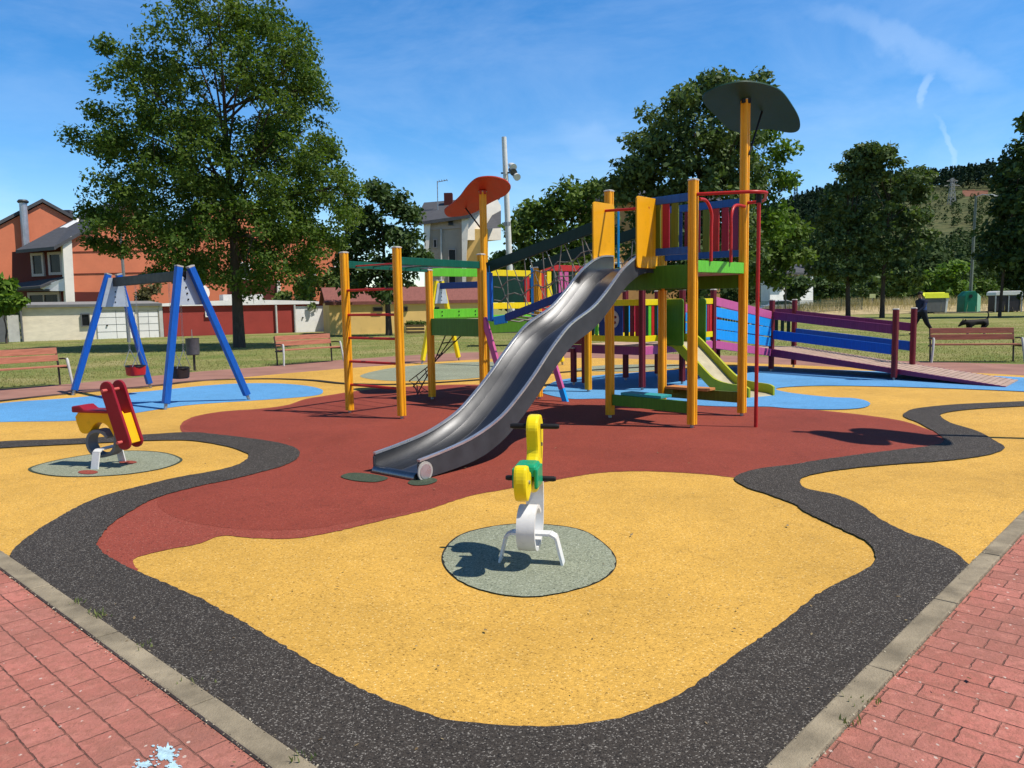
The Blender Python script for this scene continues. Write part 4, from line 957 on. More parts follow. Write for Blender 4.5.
k = MB(); ka, kb_ = W(934, 312.5, 74), W(992, 311, 74); k.box(((ka[0]+kb_[0])/2, 74, .05), (kb_[0]-ka[0], .25, .12)); tag(k.build('kerb', m_conc), kind='structure')
# ------------------------------------------------------------------ grey concrete table beyond the frame
pt = G(508, 345.5)
r = thing('park_table', (pt[0], pt[1], 0), 'grey concrete park table on the lawn, seen behind the pink rail', 'table')
MB().box((pt[0], pt[1], .74), (2.3, 1.2, .10)).build('table_top', m_conc, r, bevel=.02); MB().box((pt[0], pt[1]-.5, .60), (2.2, .04, .2)).build('apron', m_conc, r)
for e in (-.75, .75): MB().box((pt[0]+e, pt[1], .34), (.25, .8, .68)).build('leg', m_benchd, r, bevel=.02)
# ------------------------------------------------------------------ walking person and dog
def skin(name, joints, edges, mat, parent=None, loc=(0, 0, 0), sub=2, root=0):
    me = bpy.data.meshes.new(name); me.from_pydata([j[:3] for j in joints], edges, [])
    o = bpy.data.objects.new(name, me); COL.objects.link(o)
    md = o.modifiers.new('s', 'SKIN'); md.use_smooth_shade = True
    for i, j in enumerate(joints):
        q = me.skin_vertices[0].data[i]; rr = j[3]; q.radius = rr if hasattr(rr, '__len__') else (rr, rr); q.use_root = (i == root)
    sb = o.modifiers.new('u', 'SUBSURF'); sb.levels = sub; sb.render_levels = sub
    dg = bpy.context.evaluated_depsgraph_get(); dg.update()
    nm = bpy.data.meshes.new_from_object(o.evaluated_get(dg)); nm.name = name
    o.modifiers.clear(); o.data = nm
    nm.materials.clear()
    for m_ in (mat if isinstance(mat, list) else [mat]): nm.materials.append(m_)
    for p in nm.polygons: p.use_smooth = True
    o.location = loc
    if parent: o.parent = parent
    return o
m_skin = M('skin', (.36, .19, .13), .5, .1, 5); m_shirt = M('dark navy shirt', (.022, .026, .055), .8, .2, 6); m_trous = M('dark grey trousers', (.012, .013, .02), .8, .2, 6); m_shoe = M('dark shoe', (.02, .02, .02), .6, .1, 6); m_hair = M('dark hair', (.012, .009, .007), .6, .2, 30); m_bpatch = M('blue shirt patch', (.02, .05, .16), .7, .2, 6)
Yp = 33.0; Xp = W(921, 335, Yp)[0]
r = thing('person', (Xp, Yp, 0), 'person in dark clothes striding left across the lawn, behind the two far ramp posts', 'person')
J = [(0, 0, .95, (.17, .19)), (-.03, 0, 1.15, (.17, .18)), (-.08, 0, 1.40, (.165, .20)), (-.075, 0, 1.50, (.05, .06)), (-.10, 0, 1.60, (.055, .05)), (-.115, 0, 1.70, (.095, .075)), (-.11, 0, 1.79, (.06, .05)),
     (.0, .10, .90, .12), (-.18, .10, .50, .085), (-.30, .10, .09, .042), (-.42, .10, .045, .036),
     (.0, -.10, .90, .12), (.14, -.10, .50, .085), (.40, -.10, .16, .042), (.34, -.10, .05, .034),
     (-.05, .23, 1.42, .075), (.10, .28, 1.15, .055), (.06, .25, .90, .034), (.04, .25, .82, .03),
     (-.05, -.23, 1.42, .075), (-.16, -.28, 1.15, .055), (-.34, -.25, 1.0, .034), (-.41, -.25, .98, .03)]
Ee = [(0, 1), (1, 2), (2, 3), (3, 4), (4, 5), (5, 6), (0, 7), (7, 8), (8, 9), (9, 10), (0, 11), (11, 12), (12, 13), (13, 14), (2, 15), (15, 16), (16, 17), (17, 18), (2, 19), (19, 20), (20, 21), (21, 22)]
r.scale = (1.12, 1.25, 1.0)
bo = skin('body', J, Ee, [m_shirt, m_trous, m_skin, m_shoe, m_bpatch], r)
for p in bo.data.polygons:
    c = p.center
    if c.z > 1.54: p.material_index = 2
    elif c.z < .11: p.material_index = 3
    elif abs(c.y) > .2 and c.z < .90: p.material_index = 2
    elif c.z < .98: p.material_index = 1
    elif c.y < -.09 and -.1 < c.x < .06 and 1.05 < c.z < 1.35: p.material_index = 4
hm_ = MB(); hm_.lathe((-.105, 0, 1.68), [(.088, .0), (.098, .05), (.09, .10), (.06, .135), (.01, .15)], 14)
hm_.v = [Vector((v.x+.015, v.y*.85, v.z)) for v in hm_.v]; ho = MB(); ho.v, ho.f, ho.mi = [v+Vector((Xp, Yp, 0)) for v in hm_.v], hm_.f, hm_.mi; ho.build('hair', m_hair, r, smooth=True)
r.rotation_euler.z = math.radians(8)
Yd = 31.5; Xd = W(976, 330, Yd)[0]
m_dog = M('black and tan dog fur', (.008, .006, .005), .7, .3, 20); m_tan2 = M('pale tan fur', (.26, .20, .15), .7, .2, 20)
dj = [(.30, 0, .50, (.12, .10)), (.05, 0, .48, (.12, .105)), (-.22, 0, .47, (.15, .115)), (-.38, 0, .50, (.09, .08)), (-.50, 0, .46, (.075, .07)), (-.60, 0, .38, (.045, .04)), (-.66, 0, .34, (.03, .03)),
      (.40, 0, .58, .03), (.44, 0, .72, .024), (.40, 0, .84, .02), (.32, 0, .84, .014),
      (.33, .08, .40, .075), (.28, .09, .28, .05), (.38, .09, .18, .032), (.35, .09, .03, .03), (.30, .09, .02, .026),
      (.33, -.08, .40, .075), (.22, -.09, .28, .05), (.30, -.09, .18, .032), (.24, -.09, .03, .03), (.19, -.09, .02, .026),
      (-.25, .08, .36, .06), (-.24, .09, .20, .036), (-.26, .09, .03, .03), (-.31, .09, .02, .025),
      (-.25, -.08, .36, .06), (-.32, -.09, .20, .036), (-.36, -.09, .03, .03), (-.41, -.09, .02, .025),
      (-.45, .06, .55, .025), (-.43, .07, .60, .012), (-.45, -.06, .55, .025), (-.43, -.07, .60, .012)]
de = [(0, 1), (1, 2), (2, 3), (3, 4), (4, 5), (5, 6), (0, 7), (7, 8), (8, 9), (9, 10), (0, 11), (11, 12), (12, 13), (13, 14), (14, 15), (0, 16), (16, 17), (17, 18), (18, 19), (19, 20), (2, 21), (21, 22), (22, 23), (23, 24), (2, 25), (25, 26), (26, 27), (27, 28), (4, 29), (29, 30), (4, 31), (31, 32)]
dg_ = skin('dog', dj, de, [m_dog, m_tan2], None, (Xd, Yd, 0), 2, 1)
for p in dg_.data.polygons:
    if p.center.z < .3: p.material_index = 1
tag(dg_, 'black dog with paler legs and raised tail on the lawn behind the right bench', 'dog'); dg_.rotation_euler.z = math.radians(4); dg_.scale = (1.15, 1.15, 1.15)
# ------------------------------------------------------------------ trees and plants
def quads_mesh(name, ctr, ax, ay, mat, parent=None, loc=None):
    """many separate rhombic leaves"""
    n = len(ctr); vs = np.empty((n, 4, 3)); vs[:, 0] = ctr-ax; vs[:, 1] = ctr-ay*.55+ax*.1; vs[:, 2] = ctr+ax; vs[:, 3] = ctr+ay*.55+ax*.1
    if parent is not None: vs -= np.array(parent.location)[None, None]
    if loc is not None: vs -= np.array(loc)[None, None]
    me = bpy.data.meshes.new(name); me.vertices.add(n*4); me.vertices.foreach_set('co', vs.reshape(-1).astype(np.float32))
    me.loops.add(n*4); me.loops.foreach_set('vertex_index', np.arange(n*4, dtype=np.int32))
    me.polygons.add(n); me.polygons.foreach_set('loop_start', np.arange(0, n*4, 4, dtype=np.int32))
    try: me.polygons.foreach_set('loop_total', np.full(n, 4, dtype=np.int32))
    except Exception: pass
    me.materials.append(mat); me.update(calc_edges=True); me.validate()
    o = bpy.data.objects.new(name, me); COL.objects.link(o)
    if parent is not None: o.parent = parent
    if loc is not None: o.location = loc
    return o
def leaves(rng, cl, per, sig, size, up=.35, flat=.75):
    """leaf frames scattered round cluster centres cl (N,3)"""
    n = len(cl)*per; c = np.repeat(cl, per, 0)
    d = rng.normal(size=(n, 3)); d /= np.linalg.norm(d, axis=1)[:, None]; rr = sig*rng.random(n)**.55
    c = c+d*rr[:, None]*np.array([1, 1, flat])
    nr = rng.normal(size=(n, 3)); nr[:, 2] += up*2.4; nr += d*.7; nr /= np.linalg.norm(nr, axis=1)[:, None]
    a = rng.normal(size=(n, 3)); a -= nr*(a*nr).sum(1)[:, None]; a /= np.linalg.norm(a, axis=1)[:, None]; b = np.cross(nr, a)
    s = size*(.6+.8*rng.random(n)); return c, a*s[:, None], b*s[:, None]
m_bark = M('brown bark', (.075, .055, .042), .9, .35, 6, (3, 3, .6), .6, 20)
m_barkg = M('grey bark', (.16, .145, .125), .9, .3, 6, (3, 3, .6), .5, 20)
def tree(name, label, Y, base_px, lobes, leaf, per, sig, dens, mat, seed, trunk=.25, group=None, bark=None, depth=.8, cat='tree', fork=.42, limbs=9, baseZ=0, fill=.5, sprout=0):
    rng = np.random.default_rng(seed); bx = W(base_px[0], base_px[1], Y)[0]
    r = thing(name, (bx, Y, baseZ), label, cat, group)
    L = []; k = Y/785
    xs = [W(l[0], l[1], Y)[0] for l in lobes]; cx = sum(xs)/len(xs); hw = max(abs(x-cx) for x in xs)+1e-3
    for l in lobes:
        X, Zc = W(l[0], l[1], Y); rad = l[2]*k; span = math.sqrt(max(.05, 1-((X-cx)/(hw*1.15))**2))*hw*depth
        dy = l[3] if len(l) > 3 else None
        if dy is None:
            offs = [0] if span < rad*.7 else ([-span*.62, span*.62, 0] if span > rad*1.6 else [-span*.45, span*.45])
        else: offs = [dy]
        for o_ in offs: L.append((X+rng.normal()*.1*rad, Y+o_, Zc, rad*(1 if o_ == 0 else .92)))
    for X, y, Zc, rad in list(L):
        for _ in range(sprout):
            d = rng.normal(size=3); d[2] = abs(d[2])*.8+.1; d /= np.linalg.norm(d); q = rad*rng.uniform(.95, 1.2); L.append((X+d[0]*q, y+d[1]*q, Zc+d[2]*q, rad*rng.uniform(.1, .2)))
    cl = []
    for X, y, Zc, rad in L:
        n = max(2 if rad < .9 and sprout else 4, int(dens*rad*rad)); d = rng.normal(size=(n, 3)); d /= np.linalg.norm(d, axis=1)[:, None]
        q = rad*(1-fill*(1-rng.random(n)**.5)); cl.append(np.array([X, y, Zc])+d*np.maximum(.1, q-sig*.45)[:, None]*np.array([1, 1, .95]))
    cl = np.concatenate(cl); cl = cl[cl[:, 2] > baseZ+.25]
    c, a, b = leaves(rng, cl, per, sig, leaf)
    quads_mesh('crown', c, a, b, mat, r)
    L = [l for l in L if l[3] > .25*max(q[3] for q in L)]
    tops = sorted(L, key=lambda q: -q[2]); zt_ = tops[0][2]; zb = min(l[2] for l in L)
    fk = baseZ+(zt_-baseZ)*fork*.6; m = MB(); tx = sum(l[0] for l in L)/len(L)
    p_top = Vector((bx*.35+tx*.65, Y, baseZ+(zt_-baseZ)*.86))
    spine = [Vector((bx, Y, baseZ-.1)), Vector((bx, Y, baseZ+.35)), Vector((bx+(tx-bx)*.1, Y+.05, fk)), Vector((bx*.7+tx*.3, Y-.1, (fk+p_top.z)/2)), p_top]
    m.tube(catmull3(spine, 4), [trunk*(1.35 if i == 0 else max(.12, 1.05-.058*i)) for i in range(17)], 10)
    pick = list(L); rng.shuffle(pick)
    for X, y, Zc, rad in pick[:limbs]:
        t0 = rng.uniform(.1, .95); s_ = spine[2].lerp(p_top, t0*min(1, max(.1, (Zc-fk)/(p_top.z-fk))))
        e = Vector((X, y, Zc)); md = s_.lerp(e, .5)+Vector((0, 0, .12*rad)); w0 = trunk*.2
        m.tube(catmull3([s_, md, e], 4), [w0*(1-.085*i) for i in range(9)], 6)
        for _ in range(3):
            e2 = e+Vector(rng.normal(size=3))*rad*.5; m.tube([md.lerp(e, .6), e2], [w0*.4, w0*.12], 5)
    m.build('trunk', bark or m_bark, r, smooth=True)
    return r
lf_ash = leafmat('ash leaves', (.038, .085, .013), (.075, .130, .021), (.14, .19, .036), .4)
lf_dark = leafmat('dark leaves', (0.023, 0.047, 0.016), (0.044, 0.081, 0.023), (0.085, 0.130, 0.042), .25)
lf_grey = leafmat('dull green leaves', (0.039, 0.070, 0.022), (0.070, 0.112, 0.035), (0.140, 0.189, 0.070), .28)
lf_will = leafmat('light willow leaves', (.045, .085, .015), (.085, .14, .025), (.15, .21, .045), .3)
lf_lime = leafmat('yellow green leaves', (.05, .11, .015), (.10, .18, .022), (.17, .26, .04), .3)
lf_bush = leafmat('bush leaves', (.05, .09, .02), (.10, .15, .03), (.16, .21, .06), .25)
big = [(205, 22, 17), (240, 25, 36), (275, 35, 34), (195, 52, 34), (300, 62, 28), (258, 75, 38), (172, 75, 26), (132, 62, 11), (150, 95, 30), (182, 105, 33), (280, 105, 38), (312, 88, 16), (118, 122, 14), (96, 143, 17), (128, 155, 28), (160, 140, 36), (195, 160, 42), (240, 150, 38), (285, 150, 36), (325, 148, 16), (318, 175, 30), (347, 190, 18), (345, 212, 20), (300, 205, 40), (258, 200, 46), (205, 205, 44), (155, 190, 42), (124, 195, 26), (102, 215, 13), (135, 225, 32), (108, 246, 11), (175, 240, 36), (225, 250, 42), (275, 245, 42), (318, 240, 28), (295, 275, 24), (250, 280, 22), (200, 268, 22), (178, 275, 12)]
tree('ash_tree', 'largest leafy tree, on the lawn behind the swings in front of the red shed', 32.5, (239.5, 347.5), big, .078, 100, .55, 6.0, lf_ash, 11, .30, limbs=30, fork=.5, depth=.7, fill=.5)
tree('broadleaf_tree', 'dark dense tree in front of the yellow shed, left of the grey apartment block', 43, (389, 334), [(378, 190, 13), (395, 205, 20), (362, 212, 20), (412, 215, 16), (350, 238, 20), (380, 235, 27), (405, 243, 22), (418, 258, 12), (345, 262, 16), (368, 268, 22), (395, 272, 22), (352, 285, 12), (385, 288, 16)], .15, 60, .7, 5, lf_dark, 12, .22)
tree('willow_tree', 'light green loose tree behind the white floodlight mast', 62, (560, 318), [(590, 193, 14), (572, 198, 20), (552, 210, 22), (533, 218, 20), (516, 232, 14), (600, 215, 22), (575, 228, 28), (545, 242, 28), (518, 258, 18), (500, 262, 10), (595, 250, 26), (560, 265, 26), (525, 280, 20), (600, 280, 22)], .22, 55, 1.0, 2.4, lf_will, 13, .3)
tree('lime_tree', 'tall bushy dark tree directly behind the main tower and its green leaf roof', 46, (705, 334), [(703, 92, 18), (730, 102, 24), (676, 112, 20), (757, 100, 20), (655, 142, 24), (690, 140, 34), (730, 145, 34), (640, 172, 24), (670, 178, 34), (712, 185, 38), (745, 180, 30), (622, 195, 14), (645, 212, 28), (680, 225, 36), (722, 228, 36), (640, 250, 24), (675, 262, 28), (715, 262, 32), (745, 245, 26), (655, 282, 16), (690, 286, 18)], .16, 60, .8, 4.2, lf_grey, 14, .35, limbs=14, sprout=1)
tree('young_tree', 'bright green tree to the right of the green leaf roof', 50, (741, 330), [(770, 135, 18), (780, 155, 17), (772, 180, 22), (786, 182, 12), (765, 210, 22), (760, 160, 20), (752, 190, 20), (775, 230, 18)], .16, 55, .8, 4, lf_lime, 15, .2)
tree('young_tree', 'low round light green tree on a thin pale stem right of the red fire pole', 54, (786, 312), [(782, 222, 16), (798, 232, 12), (768, 230, 14), (785, 245, 20), (805, 255, 10), (768, 258, 18), (790, 266, 16), (775, 278, 12), (760, 275, 12)], .17, 55, .8, 4, lf_will, 16, .10, bark=m_barkg)
tree('plane_tree', 'dark tree on the left of the pair on the lawn, behind the ramp rail', 63, (848, 314.5), [(858, 158, 7.7), (852, 168, 7.7), (862, 175, 12.0), (850, 190, 14.6), (835, 203, 12.0), (828, 222, 15.5), (850, 218, 18.9), (840, 245, 20.6), (822, 250, 13.8), (855, 250, 17.2), (815, 270, 8.6), (838, 272, 15.5), (856, 276, 11.2)], .19, 36, .6, 3.4, lf_grey, 17, .24, cat='tree', fill=.65, sprout=2)
tree('plane_tree', 'dark tree on the right of the pair on the lawn, behind the ramp rail', 62, (882, 317), [(869, 152, 5.2), (883, 156, 5.2), (872, 163, 8.6), (876, 172, 12.9), (866, 182, 12.0), (895, 190, 12.9), (912, 183, 12.0), (920, 198, 8.6), (880, 205, 18.9), (900, 222, 18.9), (915, 220, 10.3), (878, 238, 20.6), (902, 250, 15.5), (922, 238, 7.7), (885, 268, 17.2), (905, 275, 10.3), (870, 258, 13.8)], .19, 36, .6, 3.4, lf_grey, 18, .24, cat='tree', fill=.65, sprout=2)
tree('plane_tree', 'dark tree cut by the right edge of the picture above the white lidded container', 58, (1000, 309.5), [(1040, 120, 18), (1028, 150, 20), (1020, 180, 24), (1010, 205, 16), (1035, 200, 34), (1060, 170, 35), (1006, 232, 20), (1030, 240, 36), (1003, 258, 18), (1060, 240, 40), (1020, 272, 22), (1075, 280, 30), (1045, 282, 22)], .22, 45, .8, 3.6, lf_dark, 19, .15)
def shrub(name, label, Y, lobes, leaf, mat, seed, group=None, dens=5, sig=.5, per=45, by=None):
    return tree(name, label, Y, (sum(l[0] for l in lobes)/len(lobes), 311), lobes, leaf, per, sig, dens, mat, seed, .06, group, limbs=5, cat='shrub', fork=.4)
shrub('shrub', 'green shrub above the white door of the red shed', 53, [(300, 288, 14), (318, 285, 14), (333, 278, 13), (285, 296, 9), (340, 292, 12), (312, 300, 14)], .16, lf_bush, 21)
shrub('shrub', 'small dry olive shrub behind the garage roof below the swing beam', 52, [(146, 294, 7), (153, 290, 8), (149, 303, 9), (141, 300, 5)], .13, M('olive leaves', (.12, .12, .05), .6, .3, 3) and leafmat('olive shrub leaves', (.07, .07, .025), (.13, .12, .05), (.18, .16, .08)), 22)
shrub('palm_shrub', 'spiky yellow green shrub at the left edge in front of the terracotta house', 41, [(2, 285, 10), (9, 298, 9), (-8, 290, 14), (3, 306, 10), (14, 302, 5)], .22, lf_lime, 23)
BG = 'bushes behind the containers'
for i, (lab, Y, lb, mt) in enumerate([
    ('rounded bright green bush behind the walking person', 100, [(893, 283, 11), (905, 278, 14), (918, 284, 12), (900, 292, 12)], lf_bush),
    ('tallest bright green bush, between the yellow lid and the green container', 102, [(935, 278, 14), (948, 272, 13), (958, 268, 11), (945, 285, 15), (962, 285, 12)], lf_lime),
    ('bush with pale leaves right of the green bottle bank', 104, [(983, 285, 9), (993, 290, 9), (978, 295, 7)], lf_will),
    ('dark green bush below the white house', 96, [(787, 287, 9), (797, 284, 11), (806, 288, 9), (794, 295, 9)], lf_dark),
    ('dull green bush between the two dark tree trunks', 98, [(862, 288, 10), (872, 282, 10), (866, 294, 9)], lf_grey),
    ('dark bush left of the left dark trunk', 98, [(820, 284, 10), (832, 287, 10), (823, 294, 8), (843, 292, 7)], lf_dark)]):
    shrub('bush', lab, Y, lb, .30, mt, 30+i, None, 2.2, .9, 40)
# ------------------------------------------------------------------ hills, woods, dry grass
tab = [(560, 268), (640, 258), (700, 246), (740, 230), (788, 212), (818, 203), (850, 195), (890, 186), (930, 184), (968, 179), (1018, 173), (1100, 158), (1250, 146), (1500, 158), (1900, 190)]
def ridge_py(pxv):
    for (a, b), (c, d) in zip(tab, tab[1:]):
        if pxv <= c: return b+(d-b)*max(0, (pxv-a))/(c-a)
    return tab[-1][1]
YR = 620.0
def hillz(a, Y):
    pxv = 512+a*785; zr = W(pxv, ridge_py(pxv), YR)[1]-1
    t = (Y-190)/(YR-190); t = max(0, min(1, t)); s_ = t*t*(3-2*t)*.35+t*.65
    z = zr*s_
    if Y > YR: z -= (Y-YR)*.12
    return z+1.2*math.sin(a*60)*math.sin(Y*.03)*t-.4*(1-min(1, t*8))
m = MB(); na, ny = 220, 90
for j in range(ny):
    Y = 180+(820-180)*j/(ny-1)
    for i in range(na):
        a = .04+1.75*i/(na-1); m.v.append(Vector((a*Y, Y, hillz(a, Y)-(.3 if j == 0 else 0))))
for j in range(ny-1):
    for i in range(na-1):
        q = [j*na+i, j*na+i+1, (j+1)*na+i+1, (j+1)*na+i]; c = sum((m.v[k_] for k_ in q), Vector((0, 0, 0)))/4; P_ = P(*c)
        m.f.append(tuple(q)); m.mi.append(1 if (960 < P_[0] < 991 and 190.2 < P_[1] < 194.6+1.5*math.sin(P_[0]*.9)) else 0)
t = NT('hill scrub')
c = t.ramp(t.noise(.03, 6, .65), [(.35, (.075, .095, .038)), (.55, (.115, .115, .05)), (.7, (.06, .085, .03))])
c = t.mix(t.ramp(t.noise(.25, 4, .7), [(.42, (0,)*3), (.6, (.85,)*3)]), c, (.035, .05, .02)); t.l(c, t.b.inputs['Base Color']); t.set(.95, 0, .1); m_hill = t.m
m_cut = M('reddish bare earth', (.17, .075, .045), .95, .3, .2)
ho = m.build('hill', [m_hill, m_cut], smooth=True); tag(ho, kind='structure')
rng = np.random.default_rng(77)
lf_for = leafmat('far forest leaves', (.010, .024, .014), (.017, .033, .018), (.026, .045, .022), .1, .03)
lf_wood = leafmat('near wood leaves', (.018, .036, .012), (.035, .06, .018), (.06, .09, .03), .15, .05)
def wood(name, label, n, fy, fa, hh, mat, cond, leafk, per, conic):
    C_, A_, B_ = [], [], []
    k_ = 0
    while k_ < n:
        Y = rng.uniform(*fy); a = rng.uniform(*fa); z = hillz(a, Y) if Y > 190 else 0
        X = a*Y; P_ = P(X, Y, z)
        if not cond(P_[0], P_[1], Y): k_ += .25; continue
        k_ += 1
        h = rng.uniform(*hh); nn = per; t = rng.random(nn)**.8
        rad = (h*.20*(1.05-t) if conic else h*.34*np.sqrt(np.maximum(.05, 1-(2*t-.9)**2)))*(.75+.5*rng.random(nn)); th = rng.random(nn)*6.283
        c = np.stack([X+rad*np.cos(th), Y+rad*np.sin(th), z+h*(.12+.88*t)], 1)
        nr = np.stack([np.cos(th), np.sin(th), np.full(nn, .7)], 1)+rng.normal(size=(nn, 3))*.5; nr /= np.linalg.norm(nr, axis=1)[:, None]
        a_ = rng.normal(size=(nn, 3)); a_ -= nr*(a_*nr).sum(1)[:, None]; a_ /= np.linalg.norm(a_, axis=1)[:, None]; s_ = h*leafk*(.6+.8*rng.random(nn))[:, None]
        C_.append(c); A_.append(a_*s_); B_.append(np.cross(nr, a_)*s_*1.5)
    o = quads_mesh(name, np.concatenate(C_), np.concatenate(A_), np.concatenate(B_), mat); tag(o, label, 'forest', None, 'stuff')
def c1_(x, y, Y):
    if 900 < x < 1018 and y > 190.5 and y-12.5*785/Y < 219+3*math.sin(x*.23): return False
    if x > 1100 or x < 560: return rng.random() < .3
    return True
wood('forest', 'dark pine forest covering the ridge and slopes of the hill', 3600, (330, 640), (.1, .95), (9, 14), lf_for, c1_, .06, 46, True)
wood('scrub', 'low olive scrub bushes dotted over the hillside clearing', 420, (300, 600), (.45, .68), (1.6, 3.6), lf_wood, lambda x, y, Y: 896 < x < 1024 and 191 < y < 228 and not (956 < x < 994 and y < 197), .13, 30, False)
wood('wood', 'green mixed wood at the foot of the hill behind the lawn', 480, (130, 330), (.14, .85), (7, 11), lf_wood, lambda x, y, Y: y-9*785/Y > 226, .042, 230, False)
wood('hedge', 'low dark hedge line closing the far side of the lawn', 260, (92, 128), (-1.3, .15), (3, 5), lf_wood, lambda x, y, Y: True, .085, 110, False)
# dry grass bank
bank = MB(); xs = [W(q, 310, 84)[0] for q in (760, 1200)]; nx = 60
def bkz(x, y): return .75*math.exp(-((y-84)/5)**2)*min(1, max(0, (x-28)/6))
for j in range(13):
    for i in range(nx): x = 24+80*i/(nx-1); y = 76+16*j/12; bank.v.append(Vector((x, y, bkz(x, y)-.03+(.034 if 0 < j < 12 else 0))))
for j in range(12):
    for i in range(nx-1): bank.f.append((j*nx+i, j*nx+i+1, (j+1)*nx+i+1, (j+1)*nx+i)); bank.mi.append(0)
m_dry = M('dry straw grass', (.40, .32, .17), .95, .3, 1.2, bump=0)
tag(bank.build('bank', m_dry, smooth=True), kind='structure')
def blades(name, label, n, sampler, hh, wd, mat):
    pts = sampler(n); th = rng.random(n)*6.283; h = rng.uniform(hh[0], hh[1], n); lean = rng.normal(size=(n, 2))*.25
    up = np.stack([lean[:, 0]*h, lean[:, 1]*h, h], 1)*.5; sd_ = np.stack([np.cos(th), np.sin(th), np.zeros(n)], 1)*wd
    o = quads_mesh(name, pts+up*.9, up, sd_, mat); tag(o, label, 'grass', None, 'stuff')
def s_dry(n):
    x = rng.uniform(27, 104, n); y = 84+rng.normal(size=n)*3.2; z = np.array([bkz(a, b) for a, b in zip(x, y)]); return np.stack([x, y, z], 1)
lf_dryg = leafmat('dry grass blades', (.26, .20, .095), (.44, .36, .19), (.55, .47, .28), .2)
blades('tall_grass', 'tall dry straw coloured grass along the far edge of the lawn', 16000, s_dry, (.5, 1.15), .035, lf_dryg)
def inside_walk(x, y):
    # lawn only: beyond the pink walk
    el = (x+10.8)*.77-(y-16.6)*.64      # left edge, positive = play side
    er = (x-7.1)*-.60+(y-22.0)*-.80     # right edge, positive = play side
    return (el > -.15) & (er > -.1)
def s_lawn(n):
    out = np.zeros((0, 3))
    while len(out) < n:
        y = 15+32*rng.random(n*2)**1.5; a = rng.uniform(-.75, .75, n*2); x = a*y
        ok = ~inside_walk(x, y); out = np.concatenate([out, np.stack([x, y, np.zeros(n*2)], 1)[ok]])
    return out[:n]
lf_lawn = leafmat('lawn blades', (.14, .165, .04), (.27, .25, .09), (.42, .35, .17), .3, .05)
blades('grass', 'short summer lawn grass with dry patches', 70000, s_lawn, (.02, .05), .016, lf_lawn)
# weeds in the kerb joint
def s_weed(n):
    pts = []
    for q, k_ in (((96, 619.5), 30), ((143, 651.5), 10), ((77, 607), 12), ((194, 688), 8), ((866, 706), 14), ((848, 726), 8), ((300, 764), 10)):
        g = G(*q); pts += [(g[0]+rng.normal()*.03, g[1]+rng.normal()*.02, .012) for _ in range(k_)]
    return np.array(pts)
nW = 92
blades('weeds', 'small weeds growing in the kerb joint', nW, lambda n: s_weed(n)[:n], (.02, .05), .008, leafmat('weed leaves', (.08, .12, .03), (.2, .22, .08)))

# bits of dry leaf and grit lying on the play surface and paving
nb = 230; ey = rng.uniform(2.2, 9.5, nb); ex_ = rng.uniform(-.7, .7, nb)*ey
bt = np.stack([ex_, ey, np.full(nb, .0265)], 1); th_ = rng.random(nb)*6.283; sz_ = rng.uniform(.004, .012, nb)[:, None]*np.where(rng.random(nb) < .12, 1.8, 1)[:, None]
ax_ = np.stack([np.cos(th_), np.sin(th_), rng.normal(size=nb)*.2], 1)*sz_; ay_ = np.stack([-np.sin(th_), np.cos(th_), rng.normal(size=nb)*.2], 1)*sz_
tag(quads_mesh('litter_bits', bt, ax_, ay_, leafmat('dry leaf bits', (.05, .03, .015), (.16, .10, .05), (.3, .24, .14), .05, .05)), 'tiny bits of dry leaf and grit scattered on the rubber', 'leaf litter', None, 'stuff')
# sand and grit along the kerb edges
ng = 2600; q_ = rng.random(ng); side_ = rng.random(ng) < .5; lon = rng.random(ng)**1.3
ee = np.where(side_, -1.0-lon*6.5, np.where(q_ < .5, -1.094, -.99)+rng.normal(size=ng)*.008); nn_ = np.where(side_, np.where(q_ < .5, 1.397, 1.288)+rng.normal(size=ng)*.008, 1.3+lon*7)
gp = np.stack([ee*E1[0]+nn_*N1[0], ee*E1[1]+nn_*N1[1], rng.uniform(.018, .030, ng)], 1); th_ = rng.random(ng)*6.283; sz_ = rng.uniform(.0015, .005, ng)[:, None]
tag(quads_mesh('grit', gp, np.stack([np.cos(th_), np.sin(th_), rng.normal(size=ng)*.4], 1)*sz_, np.stack([-np.sin(th_), np.cos(th_), rng.normal(size=ng)*.4], 1)*sz_*1.6, leafmat('sandy grit', (.10, .08, .05), (.30, .25, .17), (.5, .45, .34), .0, .05)), 'sandy grit and crumbs caught along both edges of the kerb', 'grit', None, 'stuff')
# ------------------------------------------------------------------ buildings
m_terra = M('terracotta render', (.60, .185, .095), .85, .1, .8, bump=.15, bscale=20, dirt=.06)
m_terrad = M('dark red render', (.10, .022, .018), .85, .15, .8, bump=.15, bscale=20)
m_slate = M('dark slate roof', (.075, .075, .08), .7, .2, 2, (1, 1, 6), .3, 12)
m_cream = M('cream white render', (.76, .71, .62), .85, .1, .8, bump=.1, bscale=20)
m_whitew = M('white wall paint', (.80, .79, .77), .8, .1, .8, bump=.1, bscale=20)
m_glass = M('dark window glass', (.012, .013, .015), .25, .2, 1, bump=0, spec=.2)
m_frame = M('pale window frame', (.40, .34, .31), .6, .1, 4)
m_brickw = M('cream painted brick', (.74, .66, .52), .9, .14, 1.5, (1, 1, 3), .5, 14)
m_shed = M('brick red shed wall', (.33, .052, .042), .8, .12, 1, bump=.2, bscale=10)
m_roofw = M('pale sheet roof edge', (.52, .51, .48), .7, .15, 2)
m_yelw = M('yellow ochre render', (.82, .54, .19), .85, .12, .7, bump=.15, bscale=20)
m_tile = M('maroon roof tiles', (.22, .085, .07), .8, .2, 3, (4, 1, 1), .4, 10)
m_greyw = M('grey beige render', (.40, .34, .28), .85, .12, .5, bump=.15, bscale=20)
m_greyg = M('grey metal gate', (.13, .135, .14), .6, .15, 3)
